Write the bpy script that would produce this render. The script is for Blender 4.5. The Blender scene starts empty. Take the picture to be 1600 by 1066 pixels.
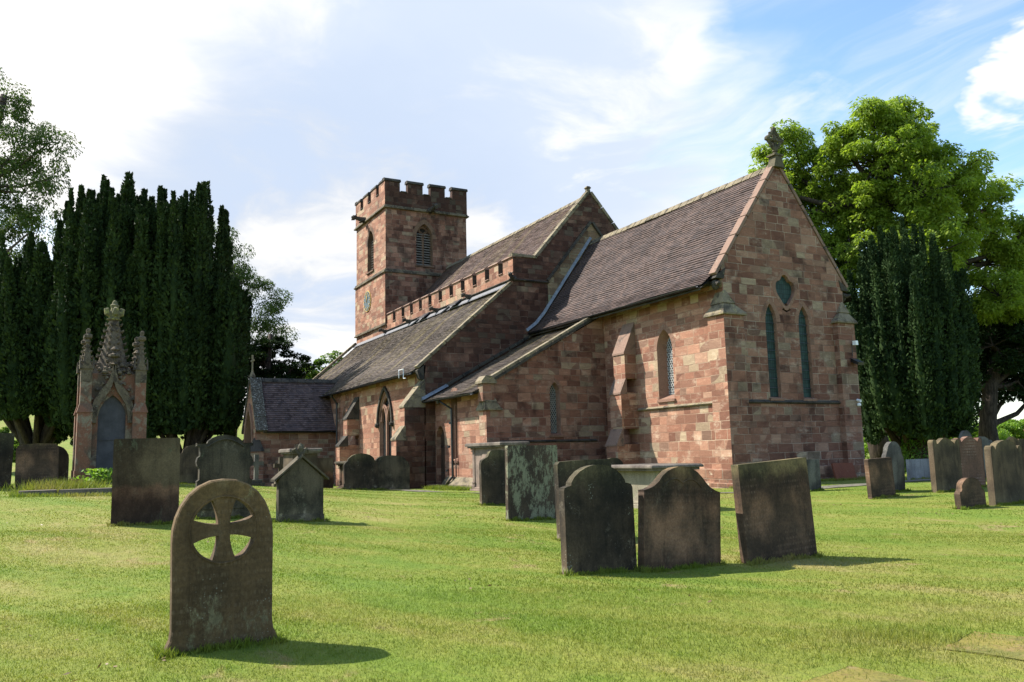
import bpy, math, random
import numpy as np
from mathutils import Vector, Matrix
from mathutils.geometry import tessellate_polygon, delaunay_2d_cdt
R = math.radians
sc = bpy.context.scene
COL = sc.collection
# ---------------------------------------------------------------- camera
cam_d = bpy.data.cameras.new("camera"); cam = bpy.data.objects.new("camera", cam_d); COL.objects.link(cam)
cam_d.sensor_width = 36.0; cam_d.lens = 36.0 * 1286.128 / 1600.0
cam_d.clip_start = 0.1; cam_d.clip_end = 6000
_y, _p, _r = R(61.395), R(7.765), R(-1.438)
_f = Vector((-math.sin(_y) * math.cos(_p), math.cos(_y) * math.cos(_p), math.sin(_p)))
_rt = Vector((math.cos(_y), math.sin(_y), 0)); _up = _rt.cross(_f)
_r2 = _rt * math.cos(_r) + _up * math.sin(_r); _u2 = -_rt * math.sin(_r) + _up * math.cos(_r)
M = Matrix((( _r2.x, _u2.x, -_f.x, 20.72), (_r2.y, _u2.y, -_f.y, -19.48), (_r2.z, _u2.z, -_f.z, 1.316), (0, 0, 0, 1)))
cam.matrix_world = M
sc.camera = cam
CAM = Vector((20.72, -19.48, 1.316))
# ---------------------------------------------------------------- sun, sky, exposure
SUN_TO = Vector((-0.70 * math.cos(R(46.5)), -0.714 * math.cos(R(46.5)), math.sin(R(46.5)))).normalized()
sun_d = bpy.data.lights.new("sun", 'SUN'); sun_d.energy = 5.0; sun_d.angle = R(0.5); sun_d.color = (1.0, 0.94, 0.84)
sun = bpy.data.objects.new("sun", sun_d); COL.objects.link(sun)
sun.rotation_euler = SUN_TO.to_track_quat('Z', 'Y').to_euler(); sun.location = (0, 0, 60)
sc.view_settings.view_transform = 'Standard'; sc.view_settings.look = 'None'
sc.view_settings.exposure = 1.05; sc.view_settings.gamma = 1.0
sc.cycles.max_bounces = 6; sc.cycles.diffuse_bounces = 3; sc.cycles.transparent_max_bounces = 6
world = bpy.data.worlds.new("World"); sc.world = world; world.use_nodes = True

class NT:
    """tiny helper to write node trees"""
    def __init__(s, tree): s.t = tree; s.n = tree.nodes; s.l = tree.links
    def new(s, typ, **kw):
        n = s.n.new(typ)
        for k, v in kw.items(): setattr(n, k, v)
        return n
    def set(s, n, **kw):
        for k, v in kw.items():
            i = n.inputs[k.replace('_', ' ')] if k.replace('_', ' ') in n.inputs else n.inputs[k]
            if hasattr(v, 'links') or isinstance(v, bpy.types.NodeSocket): s.l.new(v, i)
            else: i.default_value = v
    def m(s, op, a, b=None, c=None, clamp=False):
        n = s.n.new('ShaderNodeMath'); n.operation = op; n.use_clamp = clamp
        for i, v in enumerate((a, b, c)):
            if v is None: continue
            if isinstance(v, bpy.types.NodeSocket): s.l.new(v, n.inputs[i])
            else: n.inputs[i].default_value = v
        return n.outputs[0]
    def vm(s, op, a, b=None, out=0):
        n = s.n.new('ShaderNodeVectorMath'); n.operation = op
        for i, v in enumerate((a, b)):
            if v is None: continue
            if isinstance(v, bpy.types.NodeSocket): s.l.new(v, n.inputs[i])
            else: n.inputs[i].default_value = v
        return n.outputs['Value'] if op in ('DOT_PRODUCT', 'LENGTH') else n.outputs[0]
    def mix(s, f, a, b, blend='MIX'):
        n = s.n.new('ShaderNodeMix'); n.data_type = 'RGBA'; n.blend_type = blend
        for i, v in ((0, f), (6, a), (7, b)):
            if isinstance(v, bpy.types.NodeSocket): s.l.new(v, n.inputs[i])
            else: n.inputs[i].default_value = v if i == 0 or len(v) == 4 else (*v, 1)
        return n.outputs[2]
    def noise(s, vec, scale, detail=4, rough=0.55, dist=0.0, out=0):
        n = s.n.new('ShaderNodeTexNoise'); n.inputs['Scale'].default_value = scale
        n.inputs['Detail'].default_value = detail; n.inputs['Roughness'].default_value = rough
        n.inputs['Distortion'].default_value = dist
        if vec is not None: s.l.new(vec, n.inputs['Vector'])
        return n.outputs[out]
    def ramp(s, f, stops, interp='LINEAR'):
        n = s.n.new('ShaderNodeValToRGB'); cr = n.color_ramp; cr.interpolation = interp
        while len(cr.elements) < len(stops): cr.elements.new(0.5)
        for e, (p, c) in zip(cr.elements, stops):
            e.position = p; e.color = (c, c, c, 1) if isinstance(c, (int, float)) else (*c, 1)
        s.l.new(f, n.inputs[0]); return n.outputs[0]
    def mr(s, v, a, b, c=0.0, d=1.0, smooth=True):
        n = s.n.new('ShaderNodeMapRange'); n.interpolation_type = 'SMOOTHSTEP' if smooth else 'LINEAR'
        s.l.new(v, n.inputs[0])
        for i, x in zip((1, 2, 3, 4), (a, b, c, d)): n.inputs[i].default_value = x
        return n.outputs[0]
    def comb(s, x, y, z):
        n = s.n.new('ShaderNodeCombineXYZ')
        for i, v in enumerate((x, y, z)):
            if isinstance(v, bpy.types.NodeSocket): s.l.new(v, n.inputs[i])
            else: n.inputs[i].default_value = v
        return n.outputs[0]
    def sep(s, v):
        n = s.n.new('ShaderNodeSeparateXYZ'); s.l.new(v, n.inputs[0]); return n.outputs

def build_world():
    T = NT(world.node_tree); T.n.clear()
    sky = T.new('ShaderNodeTexSky', sky_type='NISHITA'); sky.sun_disc = False
    sky.sun_elevation = R(46.5); sky.sun_rotation = math.atan2(SUN_TO.x, SUN_TO.y)
    sky.air_density = 1.0; sky.dust_density = 0.6; sky.ozone_density = 1.6
    geo = T.new('ShaderNodeTexCoord').outputs['Generated']
    d = T.vm('NORMALIZE', geo)
    o = T.sep(d)
    den = T.m('ADD', T.m('MAXIMUM', o[2], 0.0), 0.16)
    P = T.comb(T.m('DIVIDE', o[0], den), T.m('DIVIDE', o[1], den), 0.0)
    warp = T.noise(P, 0.8, 3, out=1)
    Pw = T.vm('ADD', P, T.vm('MULTIPLY', T.vm('SUBTRACT', warp, (0.5, 0.5, 0.5)), (0.9, 0.9, 0.9)))
    n1 = T.noise(Pw, 1.25, 10, 0.60, 0.25)
    dw = T.vm('NORMALIZE', T.vm('ADD', d, T.vm('MULTIPLY', T.vm('SUBTRACT', T.noise(Pw, 1.3, 6, 0.6, out=1), (0.5, 0.5, 0.5)), (0.42, 0.42, 0.30))))
    Ps = T.vm('MULTIPLY', Pw, (0.7, 2.6, 1.0))
    n2 = T.noise(Ps, 1.6, 8, 0.6, 0.5)
    def blob(v, a, b):
        v = Vector(v).normalized()
        return T.mr(T.vm('DOT_PRODUCT', dw, tuple(v)), math.cos(R(a)), math.cos(R(b)))
    # large cloud bank over the west, clear sky over the north
    bias = T.m('MULTIPLY', blob((-0.93, -0.02, 0.38), 42, 8), 0.42)
    bias = T.m('ADD', bias, T.m('MULTIPLY', blob((-0.83, 0.38, 0.41), 15, 5), 0.16))
    bias = T.m('ADD', bias, T.m('MULTIPLY', blob((-0.72, 0.48, 0.50), 10, 3), 0.26))
    bias = T.m('ADD', bias, T.m('MULTIPLY', blob((-0.94, 0.30, 0.17), 19, 5), 0.26))
    bias = T.m('ADD', bias, T.m('MULTIPLY', blob((-0.735, 0.585, 0.335), 11, 3), 0.24))
    bias = T.m('ADD', bias, T.m('MULTIPLY', blob((-0.415, 0.835, 0.362), 3.6, 1), 0.40))
    bias = T.m('ADD', bias, T.m('MULTIPLY', blob((-0.515, 0.735, 0.440), 4.5, 1), 0.26))
    bias = T.m('ADD', bias, T.m('MULTIPLY', blob((-0.60, 0.70, 0.37), 4.5, 1), 0.16))
    cov = T.m('ADD', T.m('MULTIPLY', T.m('SUBTRACT', n1, 0.5), 1.5), bias)
    cov = T.m('ADD', cov, T.m('MULTIPLY', T.m('SUBTRACT', n2, 0.5), 0.5))
    cov = T.m('SUBTRACT', cov, T.m('MULTIPLY', blob((0.85, -0.35, 0.35), 80, 30), 0.30))
    thick = T.mr(cov, 0.02, 0.42)
    grey = T.m('MULTIPLY', blob((-0.905, 0.27, 0.315), 15, 3), T.mr(n1, 0.28, 0.58))
    grey2 = T.m('MULTIPLY', blob((-0.83, 0.39, 0.36), 24, 9), T.mr(n1, 0.43, 0.57, 0.08, 1.0))
    ccol = T.mix(T.m('MULTIPLY', grey, 0.80), (1.32, 1.29, 1.25), (0.66, 0.74, 0.86))
    ccol = T.mix(T.m('MULTIPLY', grey2, 0.85), ccol, (0.72, 0.86, 1.10))
    wisp = T.m('MAXIMUM', T.m('MULTIPLY', T.mr(n2, 0.42, 0.72), 0.34), T.m('MULTIPLY', blob((-0.78, 0.56, 0.28), 14, 4), T.mr(n2, 0.25, 0.60, 0.35, 0.95)))
    base = T.new('ShaderNodeBackground'); base.inputs[1].default_value = 0.125
    skyc = T.mix(1.0, sky.outputs[0], (1.12, 1.20, 1.19), 'MULTIPLY')
    T.l.new(skyc, base.inputs[0])
    cl = T.new('ShaderNodeBackground'); T.l.new(ccol, cl.inputs[0]); cl.inputs[1].default_value = 0.44
    hz = T.mr(o[2], 0.16, 0.0, 0.0, 0.55)
    fac = T.m('MAXIMUM', T.m('MAXIMUM', thick, wisp), hz)
    mx = T.new('ShaderNodeMixShader'); T.l.new(fac, mx.inputs[0])
    T.l.new(base.outputs[0], mx.inputs[1]); T.l.new(cl.outputs[0], mx.inputs[2])
    out = T.new('ShaderNodeOutputWorld'); T.l.new(mx.outputs[0], out.inputs[0])
build_world()

# ---------------------------------------------------------------- materials
def newmat(name):
    m = bpy.data.materials.new(name); m.use_nodes = True; T = NT(m.node_tree); T.n.clear()
    out = T.new('ShaderNodeOutputMaterial'); b = T.new('ShaderNodeBsdfPrincipled')
    b.inputs['Specular IOR Level'].default_value = 0.25
    T.l.new(b.outputs[0], out.inputs[0]); return m, T, b, out
def uv(T): return T.new('ShaderNodeUVMap').outputs[0]
def pos(T): return T.new('ShaderNodeNewGeometry').outputs['Position']
def objc(T): return T.new('ShaderNodeTexCoord').outputs['Object']
def bump(T, b, h, strength=0.4, dist=0.02):
    n = T.new('ShaderNodeBump'); n.inputs['Strength'].default_value = strength
    n.inputs['Distance'].default_value = dist
    T.l.new(h, n.inputs['Height']); T.l.new(n.outputs[0], b.inputs['Normal'])

TONES = [(0.0, (0.225, 0.112, 0.078)), (0.15, (0.288, 0.155, 0.108)), (0.32, (0.190, 0.094, 0.066)), (0.44, (0.325, 0.185, 0.130)),
         (0.58, (0.255, 0.131, 0.090)), (0.72, (0.340, 0.215, 0.155)), (0.84, (0.305, 0.238, 0.165)), (0.91, (0.195, 0.122, 0.090)),
         (0.96, (0.340, 0.272, 0.192))]
def masonry(name, bw=0.62, bh=0.275, soot=0.0, buff=0.0, mort=(0.46, 0.38, 0.29), seed=0.0, tint=(1, 1, 1), white=0.3, mortw=0.009):
    m, T, b, out = newmat(name)
    s = T.sep(uv(T)); u, v = s[0], s[1]
    vw = T.m('ADD', v, T.m('MULTIPLY', T.m('SINE', T.m('ADD', T.m('MULTIPLY', v, 2.3), seed)), 0.085))
    vw = T.m('ADD', vw, T.m('MULTIPLY', T.m('SINE', T.m('MULTIPLY', v, 6.1)), 0.03))
    row = T.m('FLOOR', T.m('DIVIDE', vw, bh))
    wn = T.new('ShaderNodeTexWhiteNoise', noise_dimensions='1D'); T.l.new(T.m('ADD', row, seed), wn.inputs['W'])
    rr = wn.outputs['Value']
    jig = T.noise(T.comb(T.m('MULTIPLY', u, 0.9), T.m('MULTIPLY', row, 7.3), seed), 1.0, 1)
    uu = T.m('ADD', T.m('MULTIPLY', u, T.m('ADD', T.m('MULTIPLY', rr, 0.6), 0.72)), T.m('ADD', T.m('MULTIPLY', rr, 17.0), T.m('MULTIPLY', jig, 0.55)))
    # slightly wavering joints
    wob = T.noise(T.comb(u, v, seed), 2.4, 2, out=1)
    ws = T.sep(wob)
    vec = T.comb(T.m('ADD', uu, T.m('MULTIPLY', ws[0], 0.02)), T.m('ADD', vw, T.m('MULTIPLY', ws[1], 0.02)), 0.0)
    bt = T.new('ShaderNodeTexBrick'); T.l.new(vec, bt.inputs['Vector'])
    bt.inputs['Color1'].default_value = (0, 0, 0, 1); bt.inputs['Color2'].default_value = (1, 1, 1, 1); bt.inputs['Mortar'].default_value = (0.5, 0.5, 0.5, 1)
    bt.inputs['Scale'].default_value = 1.0; bt.inputs['Mortar Size'].default_value = mortw; bt.inputs['Mortar Smooth'].default_value = 0.6
    bt.inputs['Brick Width'].default_value = bw; bt.inputs['Row Height'].default_value = bh; bt.inputs['Bias'].default_value = 0.0
    bt.offset = 0.5; bt.squash = 0.72; bt.squash_frequency = 3
    rnd = T.sep(bt.outputs['Color'])[0]
    big = T.noise(T.comb(u, v, seed), 0.33, 2)
    r2 = T.m('ADD', rnd, T.m('MULTIPLY', T.m('SUBTRACT', big, 0.5), 0.28 + buff * .6), clamp=True)
    col = T.ramp(r2, TONES, 'CONSTANT')
    P3 = T.comb(u, v, T.m('MULTIPLY', rnd, 9.0))
    wn2 = T.new('ShaderNodeTexWhiteNoise', noise_dimensions='1D'); T.l.new(T.m('MULTIPLY', rnd, 913.0), wn2.inputs['W'])
    col = T.mix(wn2.outputs['Value'], T.mix(1.0, col, (0.78, 0.77, 0.78), 'MULTIPLY'), T.mix(1.0, col, (1.18, 1.17, 1.16), 'MULTIPLY'))
    # veins and bedding inside each block, blotches, pale salts
    bed = T.noise(T.vm('MULTIPLY', P3, (1.4, 6.0, 1.0)), 1.7, 6, 0.65, 0.8)
    col = T.mix(T.mr(bed, 0.46, 0.70, 0, 0.8), col, T.mix(1.0, col, (1.42, 1.50, 1.50), 'MULTIPLY'))
    fine = T.noise(T.comb(u, v, 0.3), 22.0, 4, 0.7)
    col = T.mix(T.mr(fine, 0.35, 0.7, 0.0, 0.45), T.mix(1.0, col, (0.66, 0.63, 0.62), 'MULTIPLY'), col)
    salt = T.noise(T.comb(u, T.m('MULTIPLY', v, 1.7), seed + 4), 1.3, 8, 0.76, 0.15)
    col = T.mix(T.mr(salt, 0.53, 0.70, 0, white * 1.3), col, (0.44, 0.365, 0.285))
    mn = T.noise(T.comb(u, v, 1.7 + seed), 0.8, 4, 0.6)
    mortc = T.mix(T.mr(mn, 0.38, 0.62), (0.27, 0.18, 0.13), mort)
    col = T.mix(T.m('MULTIPLY', bt.outputs['Fac'], T.mr(mn, 0.3, 0.6, 0.45, 0.85)), col, mortc)
    if soot > 0:
        sn = T.noise(T.comb(u, T.m('MULTIPLY', v, 0.7), 3.3 + seed), 0.9, 6, 0.65, 0.6)
        sm = T.noise(T.vm('MULTIPLY', P3, (1, 1, 1)), 1.2, 3, 0.6)
        sf = T.mr(T.m('ADD', T.m('MULTIPLY', sn, 0.6), T.m('MULTIPLY', sm, 0.4)), 0.56 - 0.30 * soot, 0.68 - 0.18 * soot, 0, 0.82)
        col = T.mix(sf, col, T.mix(1.0, col, (0.28, 0.26, 0.27), 'MULTIPLY'))
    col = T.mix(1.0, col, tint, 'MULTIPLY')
    T.l.new(col, b.inputs['Base Color']); b.inputs['Roughness'].default_value = 0.92
    h = T.m('SUBTRACT', T.m('MULTIPLY', T.m('ADD', bed, T.m('MULTIPLY', fine, 0.8)), 0.35), bt.outputs['Fac'])
    h = T.m('ADD', h, T.m('MULTIPLY', rnd, 0.5))
    bump(T, b, h, 0.9, 0.024)
    return m

def trim(name, base=(0.30, 0.25, 0.18), dark=(0.10, 0.085, 0.07), lich=(0.42, 0.40, 0.22), la=0.35, da=0.5, sc_=3.0):
    m, T, b, out = newmat(name); p = pos(T)
    a = T.noise(p, sc_ * 0.6, 6, 0.65, 0.6); c = T.noise(p, sc_ * 2.3, 6, 0.7, 0.4); f = T.noise(p, 26, 4, 0.7)
    col = T.mix(T.mr(a, 0.60 - da * 0.3, 0.72 - da * 0.2), base, dark)
    col = T.mix(T.mr(c, 0.66 - la * 0.25, 0.75 - la * 0.2), col, lich)
    col = T.mix(T.mr(f, 0.3, 0.7, 0.0, 0.6), T.mix(1.0, col, (0.62, 0.6, 0.58), 'MULTIPLY'), col)
    T.l.new(col, b.inputs['Base Color']); b.inputs['Roughness'].default_value = 0.93
    bump(T, b, T.m('ADD', a, f), 0.6, 0.02); return m

def roofmat(name, c1, c2, c3, moss=0.0):
    m, T, b, out = newmat(name); v = uv(T)
    bt = T.new('ShaderNodeTexBrick'); T.l.new(v, bt.inputs['Vector'])
    bt.inputs['Color1'].default_value = (0, 0, 0, 1); bt.inputs['Color2'].default_value = (1, 1, 1, 1)
    bt.inputs['Scale'].default_value = 1.0; bt.inputs['Mortar Size'].default_value = 0.004; bt.inputs['Mortar Smooth'].default_value = 0.5
    bt.inputs['Brick Width'].default_value = 0.17; bt.inputs['Row Height'].default_value = 0.105; bt.inputs['Mortar'].default_value = (0.5, 0.5, 0.5, 1)
    rnd = T.sep(bt.outputs['Color'])[0]
    s = T.sep(v)
    big = T.noise(T.comb(s[0], T.m('MULTIPLY', s[1], 0.45), 0.0), 0.55, 5, 0.65)
    col = T.ramp(rnd, [(0.0, c1), (0.35, c2), (0.7, c3), (0.92, tuple(x * 0.55 for x in c2))], 'LINEAR')
    col = T.mix(T.mr(big, 0.35, 0.65, 0, 0.75), col, T.mix(1.0, col, (0.60, 0.62, 0.66), 'MULTIPLY'))
    sp = T.noise(T.comb(s[0], s[1], 5.0), 5.0, 5, 0.7)
    col = T.mix(T.mr(sp, 0.60, 0.72, 0, 0.6), col, (0.30, 0.27, 0.24))
    if moss:
        mo = T.noise(T.comb(T.m('MULTIPLY', s[0], 1.4), T.m('MULTIPLY', s[1], 0.16), 2.0), 1.0, 5, 0.6)
        mo2 = T.noise(T.comb(s[0], s[1], 8.0), 7.0, 4, 0.7)
        col = T.mix(T.m('MULTIPLY', T.mr(mo, 0.50, 0.66, 0, moss), T.mr(mo2, 0.35, 0.6)), col, (0.25, 0.20, 0.09))
    col = T.mix(T.m('MULTIPLY', bt.outputs['Fac'], 0.7), col, (0.03, 0.025, 0.025))
    T.l.new(col, b.inputs['Base Color']); b.inputs['Roughness'].default_value = 0.8
    bump(T, b, T.m('SUBTRACT', T.m('MULTIPLY', rnd, 0.8), bt.outputs['Fac']), 0.6, 0.012); return m

def grave(name, base=(0.105, 0.082, 0.066), dark=(0.030, 0.027, 0.025), green=0.0, greenc=(0.16, 0.24, 0.13), spots=0.3, seed=0.0, rows=0.0, pale=0.3, rowc=(0.30, 0.22, 0.18), band=None):
    m, T, b, out = newmat(name); o = objc(T)
    o = T.vm('ADD', o, (seed, seed * 0.7, seed * 0.3))
    st = T.noise(T.vm('MULTIPLY', o, (1.0, 1.0, 0.8)), 1.7, 8, 0.62, 0.15)
    col = T.mix(T.mr(st, 0.36, 0.66), dark, base)
    st2 = T.noise(T.vm('MULTIPLY', o, (5.0, 5.0, 0.45)), 1.8, 7, 0.7, 0.1)
    col = T.mix(T.mr(st2, 0.48, 0.72, 0, 0.7), col, T.mix(1.0, col, (0.45, 0.44, 0.43), 'MULTIPLY'))
    pl = T.noise(T.vm('MULTIPLY', o, (1.3, 1.5, 1.2)), 1.8, 9, 0.78, 0.1)
    col = T.mix(T.mr(pl, 0.54, 0.72, 0, pale), col, (0.25, 0.22, 0.17))
    if green:
        g = T.noise(T.vm('MULTIPLY', o, (1.3, 1.6, 0.7)), 2.0, 12, 0.82, 0.1)
        col = T.mix(T.mr(g, 0.60 - green * 0.22, 0.66 - green * 0.22, 0, 0.85), col, greenc)
    if band:   # algae under the top edge, clean middle, damp foot
        zz = T.sep(objc(T))[2]; bn = T.noise(T.vm('MULTIPLY', o, (4.0, 4.0, 1.2)), 1.6, 6, 0.7)
        zz = T.m('ADD', zz, T.m('MULTIPLY', T.m('SUBTRACT', bn, 0.5), 0.42))
        br = T.ramp(T.m('DIVIDE', zz, 1.6), [(p_, c_) for p_, c_ in band]); col = T.mix(1.0, col, T.mix(1.0, br, (2.0, 2.0, 2.0), 'MULTIPLY'), 'MULTIPLY')
    vo = T.new('ShaderNodeTexVoronoi'); T.l.new(o, vo.inputs['Vector']); vo.inputs['Scale'].default_value = 31.0
    sn = T.noise(o, 2.0, 4, 0.6)
    thr = T.mr(sn, 0.50, 0.74, 0.0, 0.26 * spots)
    spot = T.m('LESS_THAN', vo.outputs['Distance'], thr)
    col = T.mix(T.m('MULTIPLY', spot, 0.6), col, (0.30, 0.30, 0.24))
    if rows:
        s = T.sep(objc(T))
        rowm = T.mr(T.m('SINE', T.m('MULTIPLY', s[2], 78.0)), 0.1, 0.8)
        let = T.noise(T.comb(T.m('MULTIPLY', s[1], 40.0), T.m('FLOOR', T.m('MULTIPLY', s[2], 12.41)), 0), 1.0, 3, 0.8)
        patch = T.noise(o, 1.7, 3, 0.5)
        col = T.mix(T.m('MULTIPLY', T.m('MULTIPLY', rowm, T.mr(let, 0.48, 0.56)), T.mr(patch, 0.38, 0.6, 0, rows)), col, rowc)
    fi = T.noise(o, 40, 4, 0.7)
    col = T.mix(T.mr(fi, 0.3, 0.7, 0.0, 0.7), T.mix(1.0, col, (0.55, 0.55, 0.55), 'MULTIPLY'), col)
    # the sides and tops of the slabs are cleaner than their faces
    T.l.new(col, b.inputs['Base Color']); b.inputs['Roughness'].default_value = 0.88
    bump(T, b, T.m('ADD', st, T.m('MULTIPLY', fi, 0.6)), 0.55, 0.012); return m

def simple(name, col, rough=0.6, metal=0.0, spec=0.3, nz=0.25, nscale=8.0):
    m, T, b, out = newmat(name); n = T.noise(pos(T), nscale, 5, 0.65)
    c = T.mix(T.mr(n, 0.3, 0.7, 0, 1), tuple(x * (1 - nz) for x in col), tuple(min(1, x * (1 + nz)) for x in col))
    T.l.new(c, b.inputs['Base Color']); b.inputs['Roughness'].default_value = rough
    b.inputs['Metallic'].default_value = metal; b.inputs['Specular IOR Level'].default_value = spec
    bump(T, b, n, 0.2, 0.01); return m

def leafmat(name, c1, c2, trans=0.30, rough=0.5, spec=0.25):
    m, T, b, out = newmat(name); g = T.new('ShaderNodeNewGeometry')
    n = T.noise(g.outputs['Position'], 0.55, 3)
    f = T.m('ADD', T.m('MULTIPLY', g.outputs['Random Per Island'], 0.6), T.m('MULTIPLY', T.mr(n, 0.35, 0.65), 0.4))
    col = T.mix(f, c1, c2)
    T.l.new(col, b.inputs['Base Color']); b.inputs['Roughness'].default_value = rough; b.inputs['Specular IOR Level'].default_value = spec
    tr = T.new('ShaderNodeBsdfTranslucent'); T.l.new(T.mix(1.0, col, (1.5, 1.6, 0.7), 'MULTIPLY'), tr.inputs[0])
    mx = T.new('ShaderNodeMixShader'); mx.inputs[0].default_value = trans
    T.l.new(b.outputs[0], mx.inputs[1]); T.l.new(tr.outputs[0], mx.inputs[2]); T.l.new(mx.outputs[0], out.inputs[0])
    return m

def barkmat(name, c=(0.09, 0.07, 0.055)):
    m, T, b, out = newmat(name); p = pos(T)
    n = T.noise(T.vm('MULTIPLY', p, (6, 6, 1.2)), 1.6, 6, 0.7, 0.6)
    col = T.mix(T.mr(n, 0.35, 0.65), tuple(x * 0.45 for x in c), tuple(x * 1.4 for x in c))
    T.l.new(col, b.inputs['Base Color']); b.inputs['Roughness'].default_value = 0.95; bump(T, b, n, 0.9, 0.05); return m

def glassmat(name, col=(0.012, 0.022, 0.022), grid=None, gc=(0.05, 0.09, 0.085), rough=0.18):
    m, T, b, out = newmat(name)
    if grid:
        bt = T.new('ShaderNodeTexBrick'); T.l.new(uv(T), bt.inputs['Vector']); bt.offset = 0.0
        bt.inputs['Color1'].default_value = (*col, 1); bt.inputs['Color2'].default_value = (*[x * 1.9 for x in col], 1); bt.inputs['Mortar'].default_value = (*gc, 1)
        bt.inputs['Scale'].default_value = 1.0; bt.inputs['Mortar Size'].default_value = 0.008
        bt.inputs['Brick Width'].default_value = grid[0]; bt.inputs['Row Height'].default_value = grid[1]
        T.l.new(bt.outputs['Color'], b.inputs['Base Color'])
    else: b.inputs['Base Color'].default_value = (*col, 1)
    n = T.noise(pos(T), 6.0, 3); bump(T, b, n, 0.25, 0.02)
    b.inputs['Roughness'].default_value = rough; b.inputs['Specular IOR Level'].default_value = 0.22 if rough > .5 else .5; return m

MAT = {}
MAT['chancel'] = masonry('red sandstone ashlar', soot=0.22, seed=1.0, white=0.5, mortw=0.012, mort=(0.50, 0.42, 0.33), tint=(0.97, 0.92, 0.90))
MAT['chancel_s'] = masonry('sunny red sandstone ashlar', soot=0.0, seed=5.0, buff=0.25, white=0.5, tint=(1.27, 1.20, 1.12))  # south-facing copy of the ashlar, sunlight put into its brighter tint
MAT['nave'] = masonry('dark weathered sandstone', bw=0.5, bh=0.25, tint=(0.82, 0.79, 0.76), soot=0.85, seed=9.0, white=0.22, buff=0.25)
MAT['tower'] = masonry('tower sandstone', bw=0.52, bh=0.29, soot=0.42, seed=13.0, white=0.3, tint=(0.97, 0.92, 0.90))
MAT['tower_top'] = masonry('blackened parapet stone', bw=0.55, bh=0.32, soot=0.95, seed=17.0, white=0.15, tint=(0.62, 0.60, 0.58), mort=(0.36, 0.3, 0.24))
MAT['vestry'] = masonry('vestry sandstone', tint=(0.96, 0.91, 0.89), soot=0.25, seed=21.0, buff=0.5, white=0.35, mort=(0.40, 0.33, 0.26))
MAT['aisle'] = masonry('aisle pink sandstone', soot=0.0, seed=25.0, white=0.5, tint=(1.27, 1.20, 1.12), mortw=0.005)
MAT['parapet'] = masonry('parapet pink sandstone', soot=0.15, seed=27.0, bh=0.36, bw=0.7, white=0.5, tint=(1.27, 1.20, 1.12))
MAT['porch'] = masonry('porch sandstone', soot=0.2, seed=29.0, bh=0.22, bw=0.45)
MAT['plinth'] = masonry('rough pale plinth stone', soot=0.45, seed=31.0, white=1.6, bh=0.34, bw=0.6, tint=(1.25, 1.22, 1.12), mortw=0.02, mort=(0.2, 0.17, 0.14))
MAT['buffwall'] = masonry('buff rendered stone', seed=33.0, soot=0.1, buff=0.0, tint=(0.95, 1.25, 1.1), white=0.1)
MAT['trim'] = trim('weathered buff trim', (0.20, 0.165, 0.115), (0.07, 0.06, 0.048), (0.30, 0.28, 0.17), 0.35, 0.5)
MAT['trim_red'] = trim('red coping stone', (0.29, 0.19, 0.145), (0.13, 0.10, 0.085), (0.34, 0.31, 0.25), 0.3, 0.35)
MAT['trim_dark'] = trim('sooty and shade-dark trim', (0.085, 0.075, 0.062), (0.035, 0.033, 0.03), (0.22, 0.21, 0.14), 0.25, 0.5)
MAT['trim_lichen'] = trim('lichened coping', (0.27, 0.225, 0.155), (0.10, 0.085, 0.062), (0.38, 0.33, 0.16), 0.45, 0.48)
MAT['surround'] = trim('pink dressed stone', (0.30, 0.175, 0.125), (0.19, 0.11, 0.08), (0.36, 0.28, 0.20), 0.35, 0.35)
MAT['surround_dark'] = trim('shaded brown dressed stone', (0.20, 0.125, 0.085), (0.10, 0.065, 0.048), (0.26, 0.19, 0.10), 0.3, 0.45)  # darker copy of the dressed stone, shade put into its colour
MAT['tile'] = roofmat('plum clay roof tiles', (0.085, 0.056, 0.048), (0.120, 0.080, 0.066), (0.068, 0.050, 0.047))
MAT['tile_aisle'] = roofmat('mossy clay roof tiles', (0.098, 0.075, 0.062), (0.125, 0.095, 0.076), (0.080, 0.064, 0.056), moss=0.75)
MAT['tile_nave'] = roofmat('pinkish clay roof tiles', (0.145, 0.092, 0.075), (0.12, 0.080, 0.070), (0.17, 0.112, 0.09), moss=0.5)
MAT['tile_porch'] = roofmat('dark porch roof tiles', (0.090, 0.066, 0.066), (0.125, 0.082, 0.075), (0.16, 0.11, 0.10))
MAT['lead'] = simple('sheet lead', (0.17, 0.19, 0.22), 0.45, 0.0, 0.4)
MAT['lead_pale'] = simple('pale lead flashing', (0.14, 0.14, 0.15), 0.5)
MAT['iron'] = simple('black painted iron', (0.012, 0.012, 0.013), 0.35, 0, 0.5)
MAT['dark'] = simple('dark stone void', (0.02, 0.017, 0.015), 0.9)
MAT['glass'] = glassmat('leaded glass', grid=(0.09, 0.11), col=(0.010, 0.014, 0.015), gc=(0.02, 0.02, 0.02))
MAT['glass_green'] = glassmat('green meshed glass', col=(0.014, 0.032, 0.028), grid=(0.10, 0.17), gc=(0.006, 0.010, 0.009), rough=0.6)
MAT['lattice'] = simple('pale wire lattice', (0.42, 0.42, 0.40), 0.6)  # pale for the sunlit south window, sunlight put into the colour
MAT['lattice_dim'] = simple('grey wire lattice', (0.24, 0.25, 0.24), 0.6)  # same lattice, dimmed in colour for the shaded east window
MAT['wood'] = barkmat('dark oak', (0.06, 0.035, 0.022))
MAT['louvre'] = simple('grey louvre boards', (0.17, 0.15, 0.13), 0.8)
MAT['gold'] = simple('gilded clock rim', (0.55, 0.38, 0.12), 0.4, 0.2)
MAT['clock'] = simple('slate blue clock face', (0.10, 0.13, 0.14), 0.5)
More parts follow.
